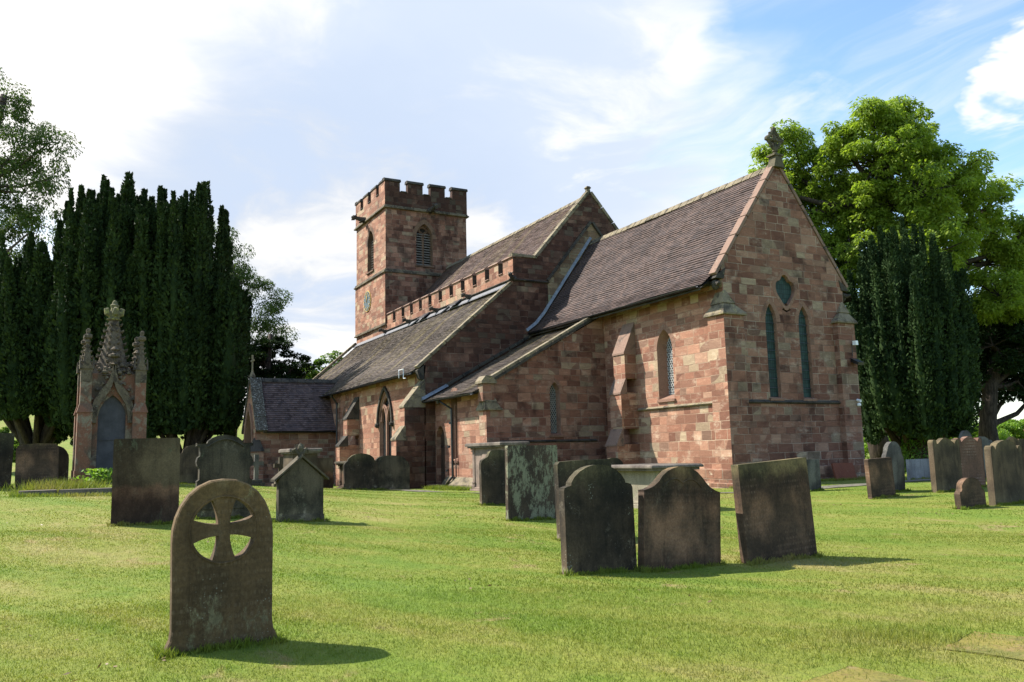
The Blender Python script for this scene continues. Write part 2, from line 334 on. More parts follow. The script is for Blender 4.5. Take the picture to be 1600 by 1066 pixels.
MAT['white'] = simple('white plastic', (0.75, 0.76, 0.78), 0.4, nz=0.03)
MAT['red_stone'] = trim('red sandstone slab', (0.25, 0.085, 0.05), (0.17, 0.06, 0.04), (0.28, 0.14, 0.09), 0.2, 0.3)
# ---------------------------------------------------------------- mesh helpers
def tag(o, label=None, cat=None, group=None, kind=None):
    if label: o['label'] = label
    if cat: o['category'] = cat
    if group: o['group'] = group
    if kind: o['kind'] = kind
    return o
def empty(name, loc=(0, 0, 0), rz=0.0, parent=None):
    o = bpy.data.objects.new(name, None); COL.objects.link(o); o.location = loc; o.rotation_euler = (0, 0, rz)
    o.empty_display_size = 0.3
    if parent: o.parent = parent
    return o
def copy_tree(o, parent=None):
    c = o.copy(); COL.objects.link(c)
    if parent: c.parent = parent
    for ch in [x for x in bpy.data.objects if x.parent == o and x != c]: copy_tree(ch, c)
    return c

class MB:
    def __init__(s): s.v = []; s.f = []; s.m = []; s.uv = []
    def face(s, pts, mat=0, uvs=None):
        i = len(s.v); s.v.extend([tuple(p) for p in pts]); s.f.append(list(range(i, i + len(pts)))); s.m.append(mat); s.uv.append(uvs)
    def box(s, x0, x1, y0, y1, z0, z1, mat=0):
        a = [(x0, y0, z0), (x1, y0, z0), (x1, y1, z0), (x0, y1, z0), (x0, y0, z1), (x1, y0, z1), (x1, y1, z1), (x0, y1, z1)]
        s.hexa(a, mat)
    def hexa(s, a, mat=0):
        """8 corners: bottom ring then top ring; shared vertices so that it is one island"""
        i = len(s.v); s.v.extend([tuple(p) for p in a])
        for q in ((3, 2, 1, 0), (4, 5, 6, 7), (0, 1, 5, 4), (1, 2, 6, 5), (2, 3, 7, 6), (3, 0, 4, 7)):
            s.f.append([i + k for k in q]); s.m.append(mat); s.uv.append(None)
    def prism(s, poly, d, mat=0, caps=True):
        """poly: 3-D ring, d: extrusion vector; shared vertices"""
        n = len(poly); i = len(s.v); d = Vector(d)
        s.v.extend([tuple(p) for p in poly]); s.v.extend([tuple(Vector(p) + d) for p in poly])
        for k in range(n):
            j = (k + 1) % n; s.f.append([i + k, i + j, i + n + j, i + n + k]); s.m.append(mat); s.uv.append(None)
        if caps:
            if n > 4:
                for t in tessellate_polygon([[Vector(p) for p in poly]]):
                    s.f.append([i + k for k in t]); s.m.append(mat); s.uv.append(None)
                    s.f.append([i + n + k for k in reversed(t)]); s.m.append(mat); s.uv.append(None)
            else:
                s.f.append([i + k for k in reversed(range(n))]); s.m.append(mat); s.uv.append(None)
                s.f.append([i + n + k for k in range(n)]); s.m.append(mat); s.uv.append(None)
    def tube(s, pts, rad, n=8, mat=0, cap=True):
        pts = [Vector(p) for p in pts]; rad = rad if isinstance(rad, (list, tuple)) else [rad] * len(pts)
        i0 = len(s.v); prev = None
        for k, p in enumerate(pts):
            t = (pts[min(k + 1, len(pts) - 1)] - pts[max(k - 1, 0)]).normalized()
            if prev is None: a = t.orthogonal().normalized()
            else: a = (prev - t * prev.dot(t)).normalized()
            prev = a; b = t.cross(a)
            for q in range(n):
                an = 2 * math.pi * q / n; s.v.append(tuple(p + (a * math.cos(an) + b * math.sin(an)) * rad[k]))
        for k in range(len(pts) - 1):
            for q in range(n):
                r = (q + 1) % n; s.f.append([i0 + k * n + q, i0 + k * n + r, i0 + (k + 1) * n + r, i0 + (k + 1) * n + q]); s.m.append(mat); s.uv.append(None)
        if cap:
            s.f.append([i0 + q for q in reversed(range(n))]); s.m.append(mat); s.uv.append(None)
            e = i0 + (len(pts) - 1) * n; s.f.append([e + q for q in range(n)]); s.m.append(mat); s.uv.append(None)
    def lathe(s, prof, c=(0, 0, 0), n=16, mat=0, rot=0.0, sx=1, sy=1):
        i0 = len(s.v); c = Vector(c)
        for r, z in prof:
            for q in range(n):
                a = 2 * math.pi * q / n + rot; s.v.append((c.x + r * math.cos(a) * sx, c.y + r * math.sin(a) * sy, c.z + z))
        for k in range(len(prof) - 1):
            for q in range(n):
                r = (q + 1) % n; s.f.append([i0 + k * n + q, i0 + k * n + r, i0 + (k + 1) * n + r, i0 + (k + 1) * n + q]); s.m.append(mat); s.uv.append(None)
        s.f.append([i0 + q for q in reversed(range(n))]); s.m.append(mat); s.uv.append(None)
        e = i0 + (len(prof) - 1) * n; s.f.append([e + q for q in range(n)]); s.m.append(mat); s.uv.append(None)
    def sheet(s, outer, holes, to3, mat=0):
        """flat polygon with holes, 2-D -> 3-D by to3; tessellated"""
        loops = [outer] + list(holes); flat = [Vector((a, b)) for l in loops for a, b in l]; E_ = []; k = 0
        for l in loops:
            E_ += [(k + i, k + (i + 1) % len(l)) for i in range(len(l))]; k += len(l)
        vo, eo, fo, _a, _b, _c = delaunay_2d_cdt(flat, E_, [], 0, 1e-6); i0 = len(s.v)
        s.v.extend([tuple(to3(p.x, p.y)) for p in vo])
        for t in fo:
            c = (sum(vo[i].x for i in t) / len(t), sum(vo[i].y for i in t) / len(t))
            if inside(c, outer) and not any(inside(c, h) for h in holes): s.f.append([i0 + i for i in t]); s.m.append(mat); s.uv.append(None)
    def build(s, name, mats, parent=None, bevel=0.0, smooth=False, flip_out=None, loc=None):
        me = bpy.data.meshes.new(name); me.from_pydata(s.v, [], s.f); 
        for m in (mats if isinstance(mats, (list, tuple)) else [mats]): me.materials.append(m)
        me.polygons.foreach_set('material_index', s.m)
        ul = me.uv_layers.new(name='UVMap'); me.update()
        data = np.zeros(len(me.loops) * 2, np.float32); V = s.v
        for p, ex in zip(me.polygons, s.uv):
            n = p.normal
            if abs(n.z) > 0.97: t = Vector((1, 0, 0)); b = Vector((0, 1, 0))
            else: t = Vector((-n.y, n.x, 0)).normalized(); b = n.cross(t)
            if t.x + t.y < 0: t = -t
            if b.z < 0: b = -b
            for k, li in enumerate(p.loop_indices):
                if ex is not None: data[2 * li:2 * li + 2] = ex[k]
                else:
                    q = V[me.loops[li].vertex_index]
                    data[2 * li] = q[0] * t.x + q[1] * t.y; data[2 * li + 1] = q[0] * b.x + q[1] * b.y + q[2] * b.z
        ul.data.foreach_set('uv', data)
        if smooth: me.polygons.foreach_set('use_smooth', [True] * len(me.polygons))
        o = bpy.data.objects.new(name, me); COL.objects.link(o)
        if parent: o.parent = parent
        if loc: o.location = loc
        if bevel:
            md = o.modifiers.new('bevel', 'BEVEL'); md.width = bevel; md.segments = 2; md.limit_method = 'ANGLE'; md.angle_limit = R(40)
        return o

def arch(s0, s1, zs, za, n=7):
    """points of a pointed arch from (s1,zs) over the apex to (s0,zs)"""
    w = s1 - s0; h = za - zs; c = (s0 + s1) / 2
    Rr = (w * w / 4 + h * h) / w
    a1 = math.atan2(h, (c - (s1 - Rr)))
    right = [((s1 - Rr) + Rr * math.cos(a1 * k / n), zs + Rr * math.sin(a1 * k / n)) for k in range(n + 1)]
    left = [(2 * c - x, z) for x, z in reversed(right[:-1])]
    return right + left
def lancet(s0, s1, zb, zs, za, n=7): return [(s0, zb), (s1, zb)] + arch(s0, s1, zs, za, n)
def shrink(loop, d):
    cx = (min(p[0] for p in loop) + max(p[0] for p in loop)) / 2; zz = [p[1] for p in loop]; cz = (min(zz) + max(zz)) / 2
    hw = (max(p[0] for p in loop) - min(p[0] for p in loop)) / 2; hh = (max(zz) - min(zz)) / 2
    return [(cx + (p[0] - cx) * (hw - d) / hw, cz + (p[1] - cz) * (hh - d) / hh) for p in loop]
def plane_x(c, sign=1):   # faces +x when sign 1 ; depth goes into the wall
    return lambda a, b, dep=0.0: Vector((c - sign * dep, a, b))
def plane_y(c, sign=-1):  # faces -y when sign -1
    return lambda a, b, dep=0.0: Vector((a, c - sign * dep, b))
def band(mb, outer, inner, to3, d0, d1, mat=0):
    """raised ring between two equal-length open outlines, from depth d0 (front) to d1"""
    n = len(outer)
    for k in range(n - 1):
        a = [to3(*outer[k], d0), to3(*outer[k + 1], d0), to3(*inner[k + 1], d0), to3(*inner[k], d0)]
        b = [to3(*outer[k], d1), to3(*outer[k + 1], d1), to3(*inner[k + 1], d1), to3(*inner[k], d1)]
        mb.hexa(a + b, mat)
def inside(p, poly):
    x, y = p; r = False; n = len(poly)
    for i in range(n):
        x0, y0 = poly[i]; x1, y1 = poly[(i + 1) % n]
        if (y0 > y) != (y1 > y) and x < (x1 - x0) * (y - y0) / (y1 - y0) + x0: r = not r
    return r
def lattice(mb, loop, to3, dep, pitch, w, mat, ratio=1.7):
    xs = [p[0] for p in loop]; zs = [p[1] for p in loop]
    L = math.hypot(1, ratio); stepn = 0.03
    for sg in (1, -1):
        dx, dz = sg / L, ratio / L
        c = -20.0
        k0 = int(math.floor((min(xs) - (max(zs) - min(zs)) / ratio - 1) / pitch)); k1 = int(math.ceil((max(xs) + (max(zs) - min(zs)) / ratio + 1) / pitch))
        for k in range(k0, k1 + 1):
            run = None; t = 0.0; x0 = k * pitch; z0 = min(zs); tot = (max(zs) - z0) / dz
            while t <= tot + stepn:
                p = (x0 + dx * t, z0 + dz * t); ins = inside(p, loop) and t <= tot
                if ins and run is None: run = t
                if not ins and run is not None:
                    a = (x0 + dx * run, z0 + dz * run); b = (x0 + dx * t, z0 + dz * t); nx, nz = -dz * w / 2, dx * w / 2
                    mb.face([to3(a[0] - nx, a[1] - nz, dep), to3(b[0] - nx, b[1] - nz, dep), to3(b[0] + nx, b[1] + nz, dep), to3(a[0] + nx, a[1] + nz, dep)], mat)
                    run = None
                t += stepn
def reveal(mb, hole, to3, dep, splay=0.0, mat=0):
    inn = shrink(hole, splay) if splay else hole; n = len(hole)
    for k in range(n):
        j = (k + 1) % n; mb.face([to3(*hole[k], 0.0), to3(*hole[j], 0.0), to3(*inn[j], dep), to3(*inn[k], dep)], mat)
    return inn
def simple_window(name, parent, hole, to3, dep, glass, splay=0.0, lat=None, latm=None, sill=True, ring=0.16, ringm='surround', bars=0.0, voussoir=True):
    mb = MB(); inn = reveal(mb, hole, to3, dep, splay, 0)
    mb.sheet(inn, [], lambda a, b: to3(a, b, dep - 0.002), 1)
    if lat: lattice(mb, inn, to3, dep - 0.03, lat, 0.022, 2)
    if bars:
        z = min(p[1] for p in inn) + bars; x0 = min(p[0] for p in inn); x1 = max(p[0] for p in inn)
        while z < max(p[1] for p in inn) - 0.25:
            a, b = to3(x0, z, dep - 0.05), to3(x1, z, dep - 0.05); mb.tube([a, b], 0.011, 5, 2); z += bars
    if ring:
        arc = hole[2:]; c = ((hole[0][0] + hole[1][0]) / 2, arc[0][1])
        outer = [(c[0] + (x - c[0]) * (1 + 2 * ring / (hole[1][0] - hole[0][0])), c[1] + (z - c[1]) * (1 + ring * 1.1 / max(1e-3, (max(p[1] for p in arc) - c[1])))) for x, z in arc]
        n = len(arc)
        for k in range(n - 1):   # separate voussoirs with fine joints
            def lp(p, q, t): return (p[0] + (q[0] - p[0]) * t, p[1] + (q[1] - p[1]) * t)
            g = 0.035
            a0, a1 = lp(outer[k], outer[k + 1], g), lp(outer[k + 1], outer[k], g); b0, b1 = lp(arc[k], arc[k + 1], g), lp(arc[k + 1], arc[k], g)
            mb.hexa([to3(*a0, -0.006), to3(*a1, -0.006), to3(*b1, -0.006), to3(*b0, -0.006), to3(*a0, 0.05), to3(*a1, 0.05), to3(*b1, 0.05), to3(*b0, 0.05)], 3)
    if sill:
        x0, x1, zb = hole[0][0] - 0.06, hole[1][0] + 0.06, hole[0][1]
        ring_ = [to3(x0, zb + 0.03, dep - 0.02), to3(x0, zb - 0.03, -0.07), to3(x0, zb - 0.11, -0.07), to3(x0, zb - 0.14, 0.05)]
        mb.prism(ring_, to3(x1, 0, 0) - to3(x0, 0, 0), 3)
    return mb.build(name, [MAT[ringm], MAT[glass], MAT[latm or 'iron'], MAT['surround'] if ringm == 'surround' else MAT[ringm]], parent)

def roof(name, parent, s0, s1, prof, to3, mat, gauge=0.13, seed=0, trim_f=None):
    """tiled slope: courses laid from eave (prof[0]) to ridge along the axis s0..s1; trim_f(z)->(s0,s1) clips"""
    rg = random.Random(seed); mb = MB()
    P = [Vector(p) for p in prof]; L = [0]
    for a, b in zip(P, P[1:]): L.append(L[-1] + (b - a).length)
    def at(d):
        d = max(0, min(L[-1], d))
        for k in range(len(P) - 1):
            if d <= L[k + 1] + 1e-9:
                t = (d - L[k]) / (L[k + 1] - L[k]); q = P[k].lerp(P[k + 1], t); dr = (P[k + 1] - P[k]).normalized(); return q, Vector((-dr.y, dr.x))
    nrow = int(L[-1] / gauge); seg = max(2, int((s1 - s0) / 0.34))
    low = [[rg.gauss(0, 0.5) for _ in range(4)] for _ in range(3)]
    def sag(t, r): return 0.026 * (math.sin(t * 9 + low[0][0]) * low[0][1] + math.sin(r * 0.21 + t * 5 + low[1][0]) * low[1][1] + math.sin(r * 0.5 - t * 14) * 0.5)
    for r in range(nrow + 1):
        d0 = r * gauge; d1 = min(L[-1], d0 + gauge)
        if d1 - d0 < 0.01: break
        q0, n0 = at(d0); q1, n1 = at(d1)
        if n0.y < 0: n0 = -n0
        if n1.y < 0: n1 = -n1
        row0 = []; row1 = []; rowb = []
        a0, a1 = (s0, s1) if trim_f is None else trim_f((q0.y + q1.y) / 2)
        for k in range(seg + 1):
            t = k / seg; s = a0 + (a1 - a0) * t; j = sag(t, r) + rg.uniform(-0.004, 0.004)
            lift = 0.032 + rg.uniform(-0.006, 0.007)
            e = q0 + n0 * (lift + j); row0.append((s, to3(s, e.x, e.y)))
            e = q1 + n1 * (0.006 + j); row1.append((s, to3(s, e.x, e.y)))
            e = q0 + n0 * (-0.004 + j); rowb.append((s, to3(s, e.x, e.y)))
        for k in range(seg):
            mb.face([row0[k][1], row0[k + 1][1], row1[k + 1][1], row1[k][1]], 0, [(row0[k][0], r * 0.105), (row0[k + 1][0], r * 0.105), (row0[k + 1][0], r * 0.105 + 0.103), (row0[k][0], r * 0.105 + 0.103)])
            mb.face([rowb[k][1], rowb[k + 1][1], row0[k + 1][1], row0[k][1]], 0, [(row0[k][0], r * 0.105 + .03)] * 2 + [(row0[k + 1][0], r * 0.105 + 0.05)] * 2)
    # underside
    q = [at(x)[0] for x in (0, L[-1])]
    mid = [p - Vector((0, 0.10)) for p in P]
    for a, b in zip(mid, mid[1:]): mb.face([to3(s0, a.x, a.y), to3(s1, a.x, a.y), to3(s1, b.x, b.y), to3(s0, b.x, b.y)], 1)
    return mb.build(name, [MAT[mat], MAT['dark']], parent)
XY = lambda s, a, z: (s, a, z)      # slope profile lies in y,z ; axis along x
YX = lambda s, a, z: (a, s, z)      # axis along y

def strip(mb, pts, to_out, w, h, mat=0):
    """coping bar along a polyline in a gable plane: pts 3-D, width along to_out vector, height h upward"""
    to_out = Vector(to_out)
    for a, b in zip(pts, pts[1:]):
        a = Vector(a); b = Vector(b); up = (b - a).cross(to_out).normalized()
        if up.z < 0: up = -up
        L = (b - a).length; n = max(1, int(L / 0.85)); 
        for k in range(n):
            p = a.lerp(b, k / n + 0.004); q = a.lerp(b, (k + 1) / n - 0.004)
            mb.hexa([p, q, q + to_out * w, p + to_out * w, p + up * h, q + up * h, q + up * h + to_out * w, p + up * h + to_out * w], mat)
def rng_stones(mb, seed): pass
def string_x(mb, x, y0, y1, z, out=0.10, h=0.15, sign=1, mat=0):
    ring = [(x - 0.03 * sign, y0, z), (x + out * 0.7 * sign, y0, z + 0.02), (x + out * sign, y0, z + 0.06), (x - 0.03 * sign, y0, z + h)]
    mb.prism(ring, (0, y1 - y0, 0), mat)
def string_y(mb, y, x0, x1, z, out=0.10, h=0.15, sign=-1, mat=0):
    ring = [(x0, y - 0.03 * sign, z), (x0, y + out * 0.7 * sign, z + 0.02), (x0, y + out * sign, z + 0.06), (x0, y - 0.03 * sign, z + h)]
    mb.prism(ring, (x1 - x0, 0, 0), mat)
def buttress_s(mb, x0, x1, yw, stages, cap, mat=0, capm=1):
    """south buttress: stages [(z_bottom, z_top, y_face)], sloped offsets between; cap=(z at wall)"""
    for k, (zb, zt, yf) in enumerate(stages):
        if k + 1 < len(stages): znext, ynext = stages[k + 1][0], stages[k + 1][2]
        else: znext, ynext = cap, yw
        mb.box(x0, x1, yf, yw + 0.05, zb, zt, mat)
        # weathering slope in two slabs
        mid = 0.5
        ring = [(x0, yf - 0.035, zt - 0.07), (x0, yf - 0.035, zt), (x0, ynext, znext), (x0, ynext + 0.05, znext), (x0, ynext + 0.05, zt - 0.07)]
        mb.prism([(x - 0.012, y, z) for x, y, z in ring], (x1 - x0 + 0.024, 0, 0), capm)
def gargoyle(parent, p, d, size=0.5, name='gargoyle', mat='trim_dark'):
    """crouching carved spout: neck, head, ears, jaw"""
    d = Vector(d).normalized(); side = Vector((-d.y, d.x, 0)); p = Vector(p); up = Vector((0, 0, 1)); mb = MB(); s = size
    mb.tube([p - d * 0.1 * s, p + d * 0.35 * s + up * 0.05 * s, p + d * 0.75 * s + up * 0.12 * s], [0.26 * s, 0.2 * s, 0.15 * s], 8)
    mb.tube([p + d * 0.65 * s + up * 0.14 * s, p + d * 0.9 * s + up * 0.17 * s, p + d * 1.08 * s + up * 0.1 * s], [0.15 * s, 0.2 * s, 0.11 * s], 8)
    mb.tube([p + d * 0.85 * s, p + d * 1.1 * s - up * 0.07 * s], [0.1 * s, 0.06 * s], 6)
    for q in (-1, 1):
        mb.tube([p + d * 0.78 * s + side * q * 0.13 * s + up * 0.25 * s, p + d * 0.7 * s + side * q * 0.2 * s + up * 0.42 * s], [0.07 * s, 0.02 * s], 5)
        mb.tube([p + side * q * 0.2 * s, p + d * 0.4 * s + side * q * 0.24 * s - up * 0.2 * s], [0.13 * s, 0.07 * s], 6)
    return mb.build(name, [MAT[mat]], parent)
def roof_fin(*a): pass
def downpipe(parent, pts, r=0.055, head=True):
    mb = MB(); mb.tube(pts, r, 8)
    for k in range(3):
        a = Vector(pts[-2]) if len(pts) > 2 else Vector(pts[-1]); t = (k + 0.6) / 3.2
        q = Vector(pts[1 if len(pts) > 2 else 0]).lerp(a, t); mb.tube([q + Vector((0, 0, 0.05)), q - Vector((0, 0, 0.05))], r * 1.35, 8)
    if head: p = Vector(pts[0]); mb.tube([p + Vector((0, 0, 0.06)), p - Vector((0, 0, 0.14))], [r * 1.9, r * 1.2], 8)
    return mb.build('downpipe', [MAT['iron']], parent)
def gutter(parent, s0, s1, a, z, to3, r=0.07):
    mb = MB(); ring = []
    for k in range(7):
        an = math.pi + math.pi * k / 6; ring.append((a + r * math.cos(an), z + r * math.sin(an)))
    for k in range(6, -1, -1):
        an = math.pi + math.pi * k / 6; ring.append((a + 0.8 * r * math.cos(an), z + 0.8 * r * math.sin(an) + 0.003))
    P = [Vector(to3(s0, *q)) for q in ring]; mb.prism(P, Vector(to3(s1, 0, 0)) - Vector(to3(s0, 0, 0)), 0)
    n = int(abs(s1 - s0) / 0.9)
    for k in range(n + 1):
        s = s0 + (s1 - s0) * k / max(1, n); mb.hexa([to3(s, a - r * 1.1, z - .01), to3(s + .03, a - r * 1.1, z - .01), to3(s + .03, a + r * 1.2, z - .01), to3(s, a + r * 1.2, z - .01), to3(s, a - r * 1.1, z + .012), to3(s + .03, a - r * 1.1, z + .012), to3(s + .03, a + r * 1.2, z + .03), to3(s, a + r * 1.2, z + .03)], 0)
    return mb.build('gutter', [MAT['iron']], parent)
def ridge_tiles(parent, pts0, pts1, r=0.13, mat='trim_red', L=0.45):
    a, b = Vector(pts0), Vector(pts1); mb = MB(); n = int((b - a).length / L); d = (b - a).normalized(); sd = Vector((-d.y, d.x, 0)); rg = random.Random(3)
    for k in range(n):
        p = a.lerp(b, k / n + 0.002); q = a.lerp(b, (k + 1) / n - 0.002); up = Vector((0, 0, rg.uniform(-0.008, 0.008)))
        ring = [p - sd * r * 1.5 - Vector((0, 0, r * 1.5)) + up, p - sd * r * 1.42 - Vector((0, 0, r * 1.25)) + up, p + Vector((0, 0, r * 0.35)) + up, p + sd * r * 1.42 - Vector((0, 0, r * 1.25)) + up, p + sd * r * 1.5 - Vector((0, 0, r * 1.5)) + up]
        mb.prism(ring, q - p, 0)
    return mb.build('ridge_tiles', [MAT[mat]], parent)
# ---------------------------------------------------------------- ground
def gz(x, y):
    e = np.exp; x = np.asarray(x, float); y = np.asarray(y, float)
    z = -.2 + .09 * e(-((x + 6) ** 2 / 250 + (y - 1) ** 2 / 60))
    z = z + 1.0 * e(-((x + 7) ** 2 / (2 * 9.5 ** 2) + (y + 20.5) ** 2 / (2 * 7.0 ** 2)))
    z = z + .26 * e(-((x - 3) ** 2 / 72 + (y - 6) ** 2 / 50))
    z = z + .08 * e(-((x - 3) ** 2 / 18 + (y + 9.) ** 2 / 18))
    z = z + .006 * np.maximum(0, -24 - x)
    h = 0.125 * np.maximum(0.0, -x - 79 - np.maximum(0, (y + 5) * 0.1)); f = np.clip((75 - y) / 60, 0, 1); f = f * f * (3 - 2 * f)
    h = h * f; z = z + 30 * (1 - e(-h / 30)) * (1 + 0.06 * np.sin(x * 0.05 + y * 0.07) + 0.05 * np.sin(y * 0.16 + x * 0.03))
    z = z + 0.018 * np.sin(x * 0.9 + y * 0.5) * np.sin(y * 1.1 - x * 0.3) + 0.012 * np.sin(x * 2.1 - y * 1.7)
    return float(z) if z.ndim == 0 else z
def terrain():
    xs = sorted(set([round(v, 3) for v in list(np.arange(-40, 30.01, 0.8)) + list(-40 - np.cumsum(np.geomspace(1, 90, 26))) + list(30 + np.cumsum(np.geomspace(1, 80, 20)))]))
    ys = sorted(set([round(v, 3) for v in list(np.arange(-40, 30.01, 0.8)) + list(-40 - np.cumsum(np.geomspace(1, 80, 22))) + list(30 + np.cumsum(np.geomspace(1, 90, 26)))]))
    V = [(x, y, gz(x, y)) for y in ys for x in xs]; n = len(xs); F = [(j * n + i, j * n + i + 1, (j + 1) * n + i + 1, (j + 1) * n + i) for j in range(len(ys) - 1) for i in range(n - 1)]
    me = bpy.data.meshes.new('ground'); me.from_pydata(V, [], F); me.polygons.foreach_set('use_smooth', [True] * len(F))
    m, T, b, out = newmat('mown churchyard turf'); p = pos(T)
    T.l.new(T.mix(1.0, grass_colour(T, p), (0.88, 0.90, 0.85), 'MULTIPLY'), b.inputs['Base Color'])
    n = T.noise(p, 9, 6, 0.7); bump(T, b, n, 0.9, 0.05); b.inputs['Roughness'].default_value = 0.95
    me.materials.append(m); o = bpy.data.objects.new('ground', me); COL.objects.link(o); tag(o, kind='structure'); return o
def grass_colour(T, p):
    """mown turf: greener and straw-coloured swathes, mowing stripes, dry scars"""
    a = T.noise(T.vm('MULTIPLY', p, (0.5, 1.0, 1.0)), 0.22, 5, 0.6, 0.8)
    r = T.new('ShaderNodeVectorRotate', rotation_type='Z_AXIS'); T.l.new(p, r.inputs['Vector']); r.inputs['Angle'].default_value = R(-28)
    st = T.noise(T.vm('MULTIPLY', r.outputs[0], (0.16, 1.25, 1.0)), 1.0, 4, 0.6, 0.5)
    c = T.noise(p, 1.3, 6, 0.68, 0.5); f = T.noise(p, 8.0, 5, 0.7)
    t = T.m('ADD', T.m('ADD', T.m('MULTIPLY', a, 0.38), T.m('MULTIPLY', st, 0.38)), T.m('MULTIPLY', c, 0.24))
    col = T.ramp(t, [(0.34, (0.110, 0.180, 0.018)), (0.44, (0.155, 0.210, 0.024)), (0.53, (0.218, 0.230, 0.040)), (0.62, (0.305, 0.255, 0.090))])
    col = T.mix(T.mr(f, 0.32, 0.68, 0, 0.8), T.mix(1.0, col, (0.80, 0.83, 0.80), 'MULTIPLY'), col)
    dry = T.noise(T.vm('ADD', p, (13.0, 5.0, 0.0)), 0.8, 5, 0.7, 0.6)
    col = T.mix(T.mr(dry, 0.60, 0.70, 0, 0.65), col, (0.29, 0.205, 0.10))
    sc2 = T.noise(T.vm('MULTIPLY', p, (1.0, 1.0, 1.0)), 3.2, 4, 0.75, 0.4)
    col = T.mix(T.mr(sc2, 0.67, 0.73, 0, 0.6), col, (0.20, 0.15, 0.085))
    return col
ground = terrain()

def flat_strip(name, pts, w, mat, label=None, dz=0.03, cols=1):
    mb = MB(); P = []
    for (x0, y0), (x1, y1) in zip(pts, pts[1:]):
        L = math.hypot(x1 - x0, y1 - y0); n = max(1, int(L / 0.5))
        for k in range(n): P.append((x0 + (x1 - x0) * k / n, y0 + (y1 - y0) * k / n))
    P.append(pts[-1]); rg = random.Random(5)
    prev = None
    for k, (x, y) in enumerate(P):
        a = P[max(0, k - 1)]; b = P[min(len(P) - 1, k + 1)]; dx, dy = b[0] - a[0], b[1] - a[1]; L = math.hypot(dx, dy); nx, ny = -dy / L, dx / L
        w1, w2 = w / 2 + rg.uniform(-.06, .06), w / 2 + rg.uniform(-.06, .06)
        cur = [(x - nx * w1, y - ny * w1), (x, y), (x + nx * w2, y + ny * w2)]; cur = [(q[0], q[1], gz(*q) + dz) for q in cur]
        if prev:
            for i in range(2): mb.face([prev[i], cur[i], cur[i + 1], prev[i + 1]])
        prev = cur
    o = mb.build(name, [mat], None); tag(o, kind='structure'); return o
pathm = simple('worn grey path', (0.12, 0.11, 0.08), 0.95, nz=0.35, nscale=5)
flat_strip('path', [(-30, -12.4), (-20, -10.6), (-12.3, -9.0), (-7.5, -7.9), (-3.0, -6.3), (0.5, -3.4), (2.6, 0.4), (3.3, 4.5), (2.6, 9.5), (0.5, 16.0)], 0.6, pathm, dz=0.02)

# ================================================================ CHURCH
church = empty('church', (-12.4, 3.24, -0.15)); CI = (12.4, -3.24, 0.15)
tag(church, 'red sandstone parish church with square battlemented tower and steep tiled roofs', 'church')
def P_(o):   # parts are built in world metres; shift them under the church's base
    if o.parent == church: o.location = CI
    return o
ZB = -0.6
# ------------------------------------------------ chancel
E0, WY0, WY1, XW = -0.225, 0.225, 6.255, -12.43   # east wall x, south wall y, north wall y, nave east wall x
def gable_outline(y0, y1, zk, ya, za): return [(y0, ZB), (y1, ZB), (y1, zk), (ya, za), (y0, zk)]
ex = plane_x(E0)
lanL = lancet(2.15, 2.69, 3.02, 5.72, 6.38, 6); lanR = lancet(3.79, 4.33, 3.02, 5.72, 6.38, 6)
def barbed(cy, cz, w, h):
    H_ = [(0, 1.0), (.20, .95), (.36, .83), (.47, .68), (.60, .60), (.84, .56), (1.0, .38), (1.04, .12), (.97, -.14), (.85, -.32), (.70, -.46), (.54, -.62), (.38, -.78), (.22, -.91), (.10, -.98), (.03, -.998)]
    P = H_ + [(0, -1.0)] + [(-a, b) for a, b in reversed(H_[1:])]
    return [(cy + w * a, cz + h * b) for a, b in P]
quat = barbed(3.24, 6.90, 0.46, 0.58)
dia = [(3.02, 6.18), (3.24, 6.10), (3.46, 6.18), (3.34, 6.36), (3.24, 6.42), (3.14, 6.36)]
mb = MB()
mb.sheet([(WY0, ZB), (WY1, ZB), (WY1, 7.50), (3.24, 11.62), (WY0, 7.50)], [lanL, lanR, quat, dia], lambda a, b: ex(a, b), 0)
sy = plane_y(WY0)
chS = lancet(-3.93, -3.03, 3.18, 5.05, 5.80, 6)
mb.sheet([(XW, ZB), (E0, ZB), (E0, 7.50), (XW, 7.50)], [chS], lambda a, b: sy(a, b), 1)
ny = plane_y(WY1, 1); mb.sheet([(XW, ZB), (E0, ZB), (E0, 7.5), (XW, 7.5)], [], lambda a, b: ny(a, b), 0)
# clasping buttresses at the east corners
for y0, y1, sg in ((0.0, 0.90, 1), (5.58, 6.48, -1)):
    mb.box(-0.80 - (0 if sg > 0 else 0), 0.0, y0, y1, ZB, 5.81, 0)
mb.face([(-0.80, -0.002, ZB), (0.0, -0.002, ZB), (0.0, -0.002, 5.81), (-0.80, -0.002, 5.81)], 1)
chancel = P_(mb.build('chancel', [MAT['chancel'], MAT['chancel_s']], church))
# plinths
mb = MB()
for (x0, x1, y0, y1) in ((-0.86, 0.07, -0.07, 0.97), (-0.86, 0.07, 5.51, 6.55)):
    mb.box(x0, x1, y0, y1, ZB, 0.60); mb.box(x0 - .07, x1 + .09, y0 - .09, y1 + .07, ZB, 0.16)
mb.box(-7.3, -0.80, WY0 - 0.10, WY0 + .02, ZB, 0.62); mb.box(-7.3, -0.8, WY0 - 0.19, WY0 + .01, ZB, 0.18)
mb.box(E0 - .02, E0 + 0.10, 0.9, 5.6, ZB, 0.61); mb.box(E0 - .02, E0 + 0.19, 0.88, 5.62, ZB, 0.17)
mb.build('plinth', [MAT['plinth']], chancel, bevel=0.03)
